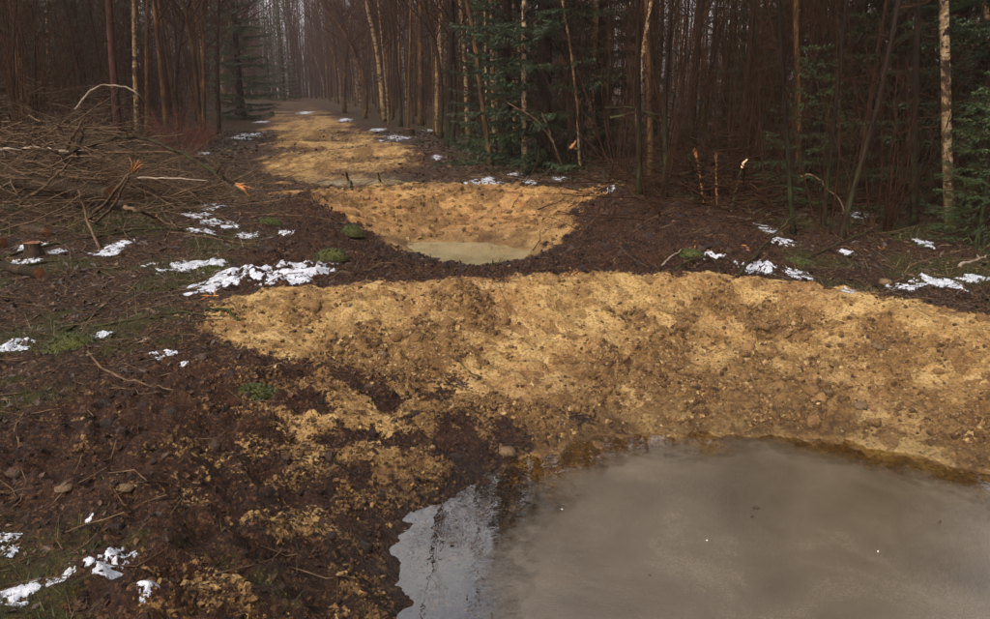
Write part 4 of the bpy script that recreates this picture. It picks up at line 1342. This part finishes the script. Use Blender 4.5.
branch([(676, 270), (690, 262), (712, 258), (722, 275)], .014, 'dark crooked stick among moss and snow behind the bank', 'brown', twigs=3)
branch([(959, 268), (975, 262), (990, 256)], .018, 'pale stick on the ground at the right margin', 'palestick', twigs=2)
branch([(800, 176, 9.2), (815, 175, 9.2), (828, 190, 9.2), (842, 200, 9.1), (848, 236)], .016, 'bent grey branch hooked beside the leaning brown stem', 'greystick', twigs=2)
branch([(800, 262), (830, 248), (870, 232), (905, 207, 9.2)], .013, 'thin dark branch rising to the right behind the bank', 'brown', twigs=2)
branch([(577, 150, 15.8), (572, 145, 15.8), (568, 150, 15.8), (572, 168)], .03, 'broken stem with a torn tip beside the slim ochre stem', 'ochre')
branch([(571, 148, 15.6), (576, 141, 15.6)], .035, 'torn orange wood flap on the slim ochre stem', 'splinter', name='torn_flap')
branch([(565, 175), (552, 140, 16), (535, 118, 16), (508, 103, 16)], .025, 'bare stem leaning far left in front of the big spruce', 'greystick', twigs=4)
branch([(566, 175), (556, 150, 16), (548, 128, 16), (542, 113, 16)], .022, 'second leaning stem in front of the big spruce', 'greystick', twigs=3)
branch([(610, 118, 13), (640, 112, 13), (670, 116, 13), (690, 130, 13)], .02, 'arching brown branch across the right thicket', 'brown', twigs=10, tl=.7)
branch([(605, 108, 13.5), (635, 107, 13.5), (665, 125, 13.5), (700, 150, 13.5)], .018, 'second arching brown branch across the right thicket', 'brown', twigs=10, tl=.7)
branch([(352, 190), (351, 181, 13.2)], .03, 'short dark peg standing on the crest of the middle bank', 'dark', name='wooden_peg')
branch([(348, 180), (346, 172, 15.5)], .03, 'dark peg at the near edge of the farthest pond', 'dark', name='wooden_peg')
branch([(380, 182), (378, 173, 15.5)], .025, 'leaning dark peg right of the other at the farthest pond', 'dark', name='wooden_peg')
branch([(492, 266), (493, 259, 9.6)], .012, 'short stick standing at the near edge of the middle pond', 'dark', name='wooden_peg')
branch([(470, 178), (510, 178), (560, 186)], .02, 'thin pale pole lying in snow behind the middle bank', 'greystick')


def chips(px, py, n, size, label):
    p = spot(px, py); e = empty('splintered_wood', tuple(p)); 
    for j in range(n):
        mb = MB(); a = rng.uniform(0, 6.28); l = size * rng.uniform(.5, 1); o = rng.normal(0, size * .35, 2)
        z = ground_z(p[0] + o[0], p[1] + o[1]) - p[2]
        dv = np.array([math.cos(a) * l, math.sin(a) * l, rng.uniform(-.1, .5) * l])
        s0 = np.array([o[0], o[1], z + .008])
        mb.tube([s0, s0 + dv * .45, s0 + dv * .8], [.004, .009, .0015], 4); link('splinter', mb.mesh('splinter', M['splinter'], False), e)
    return tag(e, label, 'wood chips')

chips(695, 247, 7, .14, 'bright orange splinters in moss behind the bank')
chips(750, 250, 4, .10, 'small orange splinters right of the bright ones behind the bank')
chips(205, 299, 6, .14, 'orange wood splinters below the snow at the left of the bank')
chips(248, 190, 7, .20, 'orange torn wood at the tip of the long arching branch')
chips(717, 207, 5, .16, 'orange splinters at the foot of the middle stub')
chips(607, 183, 5, .18, 'orange chips on the ground at the left of the thicket')
chips(882, 250, 3, .12, 'dull orange chips beside the right-hand snow')


# mossy clods beside the middle pond
M['moss'] = mat_plain('moss_cushion', (.014, .016, .004), (.055, .055, .012), 9, .9, .2, .06)
def cushion(px, py, sx, sz, label):
    p = spot(px, py); mb = MB()
    n = 14; th = np.linspace(0, 2 * math.pi, 20, endpoint=False)
    ph = np.linspace(0, math.pi / 2, 7)
    V = []
    for a in ph:
        for t in th:
            k = 1 + .22 * float(pn(np.array([3 * math.cos(t) + px]), np.array([3 * math.sin(t) + 2 * a]), 5)[0])
            V.append((sx * math.cos(t) * math.cos(a) * k, sx * .7 * math.sin(t) * math.cos(a) * k, sz * math.sin(a) * k - .03))
    Q = [(i * 20 + j, i * 20 + (j + 1) % 20, (i + 1) * 20 + (j + 1) % 20, (i + 1) * 20 + j) for i in range(6) for j in range(20)]
    mb.add(V, Q); e = empty('moss_cushion', tuple(p)); link('cushion', mb.mesh('cushion', M['moss']), e)
    b = MB(); m = 900; t = rng.uniform(0, 6.28, m); a = np.arcsin(rng.uniform(0, 1, m))
    base = np.stack([sx * np.cos(t) * np.cos(a), sx * .7 * np.sin(t) * np.cos(a), sz * np.sin(a) - .03], 1)
    d = base / np.array([sx * sx, sx * sx * .5, sz * sz]); d /= np.linalg.norm(d, axis=1)[:, None]; d += rng.normal(0, .5, d.shape)
    w = rng.normal(0, .004, d.shape)
    b.add(np.stack([base - w, base + w, base + d * .013], 1).reshape(-1, 3), None, np.arange(3 * m).reshape(-1, 3), tone=np.repeat(rng.uniform(.1, .6, m), 3))
    tag(link('moss_fibres', b.mesh('moss_fibres', M['grass'], False), e), kind='stuff')
    return tag(e, label, 'moss')

cushion(352, 234, .16, .14, 'mossy dark clod left of the middle pond, higher of two')
cushion(331, 258, .18, .12, 'mossy dark clod at the right end of the snow')
cushion(72, 345, .18, .10, 'green moss cushion on the litter at the left')
cushion(212, 270, .14, .06, 'small moss tuft between the white snow patches')
cushion(268, 222, .18, .08, 'moss tuft near the left foot of the middle bank')
cushion(795, 262, .18, .06, 'yellow-green moss patch behind the bank among snow')
cushion(685, 254, .20, .07, 'moss cushion beside the orange splinters behind the bank')
cushion(255, 392, .13, .05, 'low moss patch at the left foot of the yellow bank')


# ------------------------------------------------------------------ snow
def snow(px, py, rx, ry, label, seed, cut=.0):
    c = spot(px, py)
    sx = rx * c[1] / FPX
    y0 = spot(px, py + ry)[1]; y1 = spot(px, max(py - ry, 96))[1]
    sy = max(.5 * (y1 - y0), sx * .35); sy = min(sy, sx * 2.2)
    st = max(sx, sy) / 40
    xs = np.arange(-sx * 1.3, sx * 1.3, st); ys = np.arange(-sy * 1.3, sy * 1.3, st)
    X, Y = np.meshgrid(xs, ys); wx = X + c[0]; wy = Y + c[1]
    q = (X / sx) ** 2 + (Y / sy) ** 2
    f = 1.6 / max(sx, .12)
    n = fbm(wx, wy, f, 4, seed, .6)
    n = n + .38 * fbm(wx, wy, f * 4.5, 3, seed + 3, .7)
    th = 1.0 - q + 1.9 * n - cut - .22
    G = ground_many(wx.ravel(), wy.ravel()).reshape(X.shape)
    # snow sits over the small hollows: follow a smoothed ground
    thick = .013 * np.clip(th, 0, 1) ** .5 * min(1, sx * 3 + .35)
    Z = G + np.where(th > 0, thick, -.012)
    Zs = Z.copy(); Zs[1:-1, 1:-1] = (Z[1:-1, 1:-1] * 2 + Z[:-2, 1:-1] + Z[2:, 1:-1] + Z[1:-1, :-2] + Z[1:-1, 2:]) / 6
    Z = np.where(th > 0, np.maximum(Zs, G + thick * .3), Z)
    idx = np.arange(X.size).reshape(X.shape)
    Q = np.stack([idx[:-1, :-1], idx[:-1, 1:], idx[1:, 1:], idx[1:, :-1]], -1).reshape(-1, 4)
    Q = Q[(th.ravel()[Q] > 0).any(1)]
    if not len(Q): return
    used, inv = np.unique(Q, return_inverse=True)
    mb = MB(); mb.add(np.stack([wx.ravel(), wy.ravel(), Z.ravel()], 1)[used], inv.reshape(-1, 4))
    me = mb.mesh('snow_patch', M['snow'])
    av = me.attributes.new('thick', 'FLOAT', 'POINT'); av.data.foreach_set('value', np.clip(th.ravel()[used], 0, 1).astype(np.float32))
    o = link('snow_patch', me)
    return tag(o, label, 'snow', 'melting snow patches')

SN = [
 (190, 268, 40, 7, 'long snow strip left of the mossy clods'), (228, 282, 34, 9, 'broad snow patch just above the yellow bank at the left'),
 (298, 272, 36, 16, 'large white snow patch left of the middle pond'), (120, 245, 11, 5, 'small snow patch below the long thin branch'),
 (210, 208, 14, 3.5, 'farthest snow strip of the ladder left of the middle bank'), (196, 216, 12, 3, 'second snow strip of the ladder left of the middle bank'),
 (222, 225, 16, 4, 'third snow strip of the ladder left of the middle bank'), (204, 232, 16, 3, 'nearest snow strip of the ladder left of the middle bank'),
 (247, 236, 10, 3, 'little snow strip right of the ladder of strips'), (286, 233, 8, 2.5, 'tiny snow strip by the left foot of the middle bank'),
 (250, 135, 16, 5, 'bright snow patch far left of the track'), (203, 154, 6, 2.5, 'small snow spot right of the reddish bush'),
 (18, 347, 17, 7, 'snow patch at the left margin above the moss cushion'), (103, 336, 9, 4, 'small snow spot right of the moss cushion'),
 (163, 357, 11, 6, 'small snow patch left of the yellow bank'), (183, 367, 6, 3, 'tiny snow spot below the one left of the yellow bank'),
 (16, 595, 22, 17, 'largest snow patch in the bottom left corner'), (8, 553, 10, 6, 'snow spot at the left margin above the corner patch'),
 (10, 537, 12, 5, 'upper snow spot at the left margin near the corner'), (62, 581, 12, 7, 'snow spot right of the corner patch'),
 (116, 566, 18, 15, 'ring-shaped snow patch in the moss at bottom left'), (149, 585, 11, 7, 'snow spot right of the ring-shaped patch'),
 (91, 521, 5, 4, 'tiny snow spot above the ring-shaped patch'), (90, 563, 8, 4, 'small snow spot left of the ring-shaped patch'),
 (30, 245, 14, 4, 'snow behind the low stump at the left margin'), (25, 262, 14, 4, 'snow in front of the low stump at the left margin'), (57, 252, 8, 2.5, 'small snow streak right of the low stump'),
 (106, 254, 14, 3, 'thin snow streak below the small patch by the long branch'),
 (757, 267, 18, 6, 'snow patch below the slanting dark stick behind the bank'), (795, 275, 14, 4, 'snow strip right of the slanting dark stick'),
 (766, 228, 10, 3, 'small snow streak behind the slanting dark stick'), (784, 242, 11, 3, 'snow streak right of the slanting dark stick tip'),
 (712, 256, 12, 3, 'snow streak right of the orange splinters'), (860, 217, 13, 3.5, 'snow patch deep under the trees beside the leaning stem'),
 (936, 284, 24, 5, 'bright snow strip behind the right end of the bank'), (972, 280, 16, 4, 'snow strip at the right margin'), (905, 287, 14, 3.5, 'snow strip left of the bright strip'),
 (846, 252, 7, 3, 'tiny snow spot left of the pale lump'), (925, 243, 8, 4, 'dim snow spot below the scaly pale birch'), (846, 291, 8, 2.5, 'snow crumbs at the crest of the bank on the right'),
 (515, 174, 6, 3, 'snow spot below the big spruce'), (558, 180, 7, 3, 'snow spot at the foot of the slim ochre stem'),
 (483, 184, 18, 4, 'long snow strip behind the middle bank'), (610, 189, 5, 2.5, 'tiny snow spot left of the thicket'), (530, 182, 8, 2.5, 'snow streak between the two spots under the spruce'),
 (397, 138, 14, 4, 'snow around the orange stump by the right row'), (430, 131, 10, 2.5, 'snow streak behind the orange stump'), (437, 157, 5, 2.5, 'snow spot by the mossy leaning trunk'),
 (345, 120, 7, 2.2, 'far snow spot at the right edge of the track'), (378, 130, 7, 2, 'far snow streak below the pale birch'), (305, 113, 7, 1.5, 'far snow streak across the track'), (262, 122, 6, 2, 'far snow streak left of the track'),
]
for i, (px, py, rx, ry, lab) in enumerate(SN): snow(px, py, rx, ry, lab, 300 + i * 5)


# ------------------------------------------------------------------ litter, twigs and grass (nobody could count these)
def cloud_of(nmax, x0, x1, y0, y1, keepf, power=1.0):
    X = rng.uniform(x0, x1, nmax); Y = y0 + (y1 - y0) * rng.uniform(0, 1, nmax) ** power
    k = (np.abs(X) < Y * .74 + .6) & keepf(X, Y)
    return X[k], Y[k]

def not_pond(X, Y): return (ground_many(X, Y, G_WET) < .6) & (ground_many(X, Y, G_BED) < .02)

def litter():
    def keepf(X, Y):
        cl = ground_many(X, Y, G_CLAY); pe = ground_many(X, Y, G_PEAT)
        return not_pond(X, Y) & (rng.uniform(0, 1, len(X)) < np.clip(1 - 1.08 * cl - .86 * pe, .012, 1))
    X, Y = cloud_of(190000, -20, 14, 1.6, 34, keepf, 1.7)
    n = len(X); Z = ground_many(X, Y)
    S = np.clip(rng.lognormal(-4.25, .5, n), .005, .040) * (.75 + .07 * Y)
    a = rng.uniform(0, 6.28, n); Rm = rot_rand(n)
    loc = np.array([(-1, 0, .0), (0, -.45, .18), (1, 0, .05), (0, .45, .12)])
    V = np.einsum('nij,vj->nvi', Rm, loc) * S[:, None, None] + np.stack([X, Y, Z + S * .18], 1)[:, None, :]
    mb = MB(); T = np.array([(0, 1, 2), (0, 2, 3)])[None] + (np.arange(n) * 4)[:, None, None]
    mb.add(V.reshape(-1, 3), None, T.reshape(-1, 3), tone=np.repeat(np.clip(rng.beta(1.2, 2.6, n), 0, 1), 4))
    tag(link('leaf_litter', mb.mesh('leaf_litter', M['leaf'], False)), 'dead brown leaves scattered over the forest floor', 'leaves', kind='stuff')

def twig_litter():
    def keepf(X, Y):
        cl = ground_many(X, Y, G_CLAY); pe = ground_many(X, Y, G_PEAT)
        return not_pond(X, Y) & (rng.uniform(0, 1, len(X)) < np.clip(1 - .97 * cl - .55 * pe, .02, 1))
    X, Y = cloud_of(9000, -13, 12, 1.7, 19, keepf, 1.2)
    mb = MB()
    for x, y in zip(X, Y):
        l = random.uniform(.06, .42) * (.8 + .05 * y); a = random.uniform(0, 6.28); k = 4
        d = np.array([math.cos(a), math.sin(a)]) * l; t = np.linspace(0, 1, k)[:, None]
        side = np.array([-d[1], d[0]]) * random.uniform(-.2, .2)
        xy = np.array([x, y]) + d * t + side * (t * (1 - t) * 4)
        z = ground_many(xy[:, 0], xy[:, 1]) + .006 + random.choice((0, 0, 0, .05, .15)) * t[:, 0] * l * 2
        mb.tube(np.column_stack([xy, z]), random.uniform(.0016, .0045) * (.7 + .06 * y), 3, cap=False)
    tag(link('twig_litter', mb.mesh('twig_litter', M['greystick'])), 'thin fallen twigs scattered over the forest floor', 'twigs', kind='stuff')

def brush_tangle(cx, cy, sx, sy, h, n, seed):
    r = np.random.default_rng(seed); mb = MB()
    for _ in range(n):
        x = r.normal(cx, sx); y = r.normal(cy, sy)
        k = max(0, 1 - ((x - cx) / (2 * sx)) ** 2 - ((y - cy) / (2 * sy)) ** 2)
        z = ground_z(x, y) + r.uniform(0, 1) * h * k
        a = r.uniform(0, 6.28); P = wander((x, y, z), (math.cos(a), math.sin(a), r.normal(0, .25)), r.uniform(.5, 1.8), 6, .12, .0)
        P[:, 2] = np.maximum(P[:, 2], ground_many(P[:, 0], P[:, 1]) + .01)
        rr = r.uniform(.004, .013); mb.tube(P, np.linspace(rr, rr * .4, 7), 4, cap=False)
        twigs_on(mb, P, rr * .5, 4, .4, 0, .0)
    return mb

def brush(name, args, label, mat='greystick'):
    tag(link(name, brush_tangle(*args).mesh(name, M[mat])), label, 'brush', kind='stuff')

def grass():
    def keepf(X, Y):
        m = ground_many(X, Y, G_MOSS); return not_pond(X, Y) & (rng.uniform(0, 1, len(X)) < m)
    X, Y = cloud_of(120000, -9, 9, 1.6, 13, keepf, 1.8)
    n = len(X); Z = ground_many(X, Y)
    H = rng.uniform(.014, .055, n) * (.8 + .04 * Y); tone = np.clip(rng.beta(2, 2.6, n), 0, 1)
    long_ = rng.uniform(0, 1, n) < .05; H = np.where(long_, H * 3.5, H); tone = np.where(long_, np.minimum(tone + .45, 1), tone)
    a = rng.uniform(0, 6.28, n); w = rng.uniform(.0012, .003, n) * (.8 + .07 * Y)
    dx = rng.normal(0, .5, n) * H; dy = rng.normal(0, .5, n) * H
    b = np.stack([X, Y, Z - .004], 1); wv = np.stack([np.cos(a) * w, np.sin(a) * w, np.zeros(n)], 1)
    tip = np.stack([X + dx, Y + dy, Z + H], 1)
    mb = MB(); mb.add(np.stack([b - wv, b + wv, tip], 1).reshape(-1, 3), None, np.arange(3 * n).reshape(-1, 3), tone=np.repeat(tone, 3))
    tag(link('moss_and_grass', mb.mesh('moss_and_grass', M['grass'], False)), 'short moss and grass on the forest floor', 'grass', kind='stuff')

litter(); twig_litter(); grass()
p = spot(60, 205); brush('brush_pile', (p[0] - .1, p[1] + .4, 1.15, 1.0, 1.15, 480, 51), 'tangled brushwood heaped at the left margin')
p = spot(140, 200); brush('brush_pile', (p[0], p[1] + .5, .9, .8, .34, 150, 52), 'low tangle of twigs around the cut logs')
p = spot(60, 155); brush('brush_pile', (p[0], p[1], 1.6, 1.0, 1.4, 300, 53), 'brushwood heap behind the left pile')
p = spot(655, 190); brush('brush_pile', (p[0] + 1.1, p[1] + 1.0, .9, .6, 1.2, 240, 54), 'high tangle of dead twigs in the right thicket', 'twig')
p = spot(760, 220); brush('brush_pile', (p[0], p[1] + .5, 1.2, .6, .5, 140, 55), 'low tangle of twigs behind the bank on the right', 'twig')

# ------------------------------------------------------------------ haze: damp air between the trees
def haze():
    x0, x1, y0, y1, z0, z1 = -310, 310, -70, 430, -4.0, 30.0
    mb = MB()
    V = [(x, y, z) for z in (z0, z1) for y in (y0, y1) for x in (x0, x1)]
    mb.add(V, [(0, 2, 3, 1), (4, 5, 7, 6), (0, 1, 5, 4), (2, 6, 7, 3), (0, 4, 6, 2), (1, 3, 7, 5)])
    m = bpy.data.materials.new('damp_air'); m.use_nodes = True; t = m.node_tree; t.nodes.clear()
    o = t.nodes.new('ShaderNodeOutputMaterial'); v = t.nodes.new('ShaderNodeVolumePrincipled')
    v.inputs['Color'].default_value = (.55, .43, .41, 1); v.inputs['Density'].default_value = .0010
    t.links.new(v.outputs[0], o.inputs['Volume'])
    tag(link('haze', mb.mesh('haze', m, False)), 'damp haze between the far trees', kind='stuff')

haze()

# ------------------------------------------------------------------ labels of the stand trees, told by the nearest landmark
LM = {'the dark reddish trunk': 'dark reddish trunk standing', 'the left birch': 'birch with pale patches just', 'the forked tan pair': 'left stem of the forked',
      'the left roadside spruce': 'roadside spruce left', 'the far-end spruce': 'dark spruce closing', 'the pale right-row birch': 'tan birch in the right row',
      'the stout orange-barked trunk': 'stout orange-barked', 'the mossy leaning trunk': 'dark trunk leaning right', 'the big spruce': 'big dark green spruce',
      'the stout birch': 'stout birch right', 'the splintered stubs': 'stout dark trunk behind', 'the dappled orange birch': 'dappled orange birch',
      'the leaning brown stem': 'brown stem leaning far', 'the scaly pale birch': 'scaly pale birch at'}
tops = [o for o in bpy.data.objects if o.parent is None and 'label' in o]
marks = {k: next(o.location for o in tops if o['label'].startswith(v)) for k, v in LM.items()}
ORD = ['nearest', 'second nearest', 'third nearest', 'fourth nearest', 'fifth nearest', 'sixth nearest', 'seventh nearest', 'eighth nearest', 'ninth nearest', 'tenth nearest', 'eleventh nearest', 'twelfth nearest']
bins = {}
for o in tops:
    if o.get('group') not in ('bare trees right of the track', 'bare trees left of the track', 'dim spruces in the stands', 'undergrowth bushes among the trunks', 'saplings at the forest edge', 'hazy trees at the far end'): continue
    L0 = o.location; px = L0.x / L0.y * FPX
    side = 1 if axis_u(L0.x, L0.y) > 0 else -1
    def cost(m):
        q = marks[m]; return abs(q.x / q.y * FPX - px) + 60 * abs(math.log(q.y / L0.y)) + (0 if (1 if axis_u(q.x, q.y) > 0 else -1) == side or m == 'the far-end spruce' else 400)
    m = min(marks, key=cost); q = marks[m]
    rel = ('left' if px < q.x / q.y * FPX else 'right')
    fb = 'behind' if L0.y > q.y else 'in front of'
    w = o['label']
    kind = {'pale': 'pale patchy birch', 'tan-': 'slim tan-barked tree', 'brow': 'slim brown tree', 'dark': 'slim dark tree', 'dim ': 'dim spruce', 'bare': 'twiggy bush', 'hazy': 'hazy bare tree'}.get(w[:4])
    if w.startswith('thin whippy'): kind = 'thin %s sapling' % w.split()[2]
    bins.setdefault((kind, fb, m, rel), []).append((cost(m), o))
for (kind, fb, m, rel), lst in bins.items():
    lst.sort(key=lambda t: t[0])
    for i, (c, o) in enumerate(lst):
        o['label'] = ('%s %s %s, to its %s' % (kind, fb, m, rel)) + ((', ' + ORD[i]) if len(lst) > 1 and i < 12 else (', one of the farthest' if i >= 12 else ''))
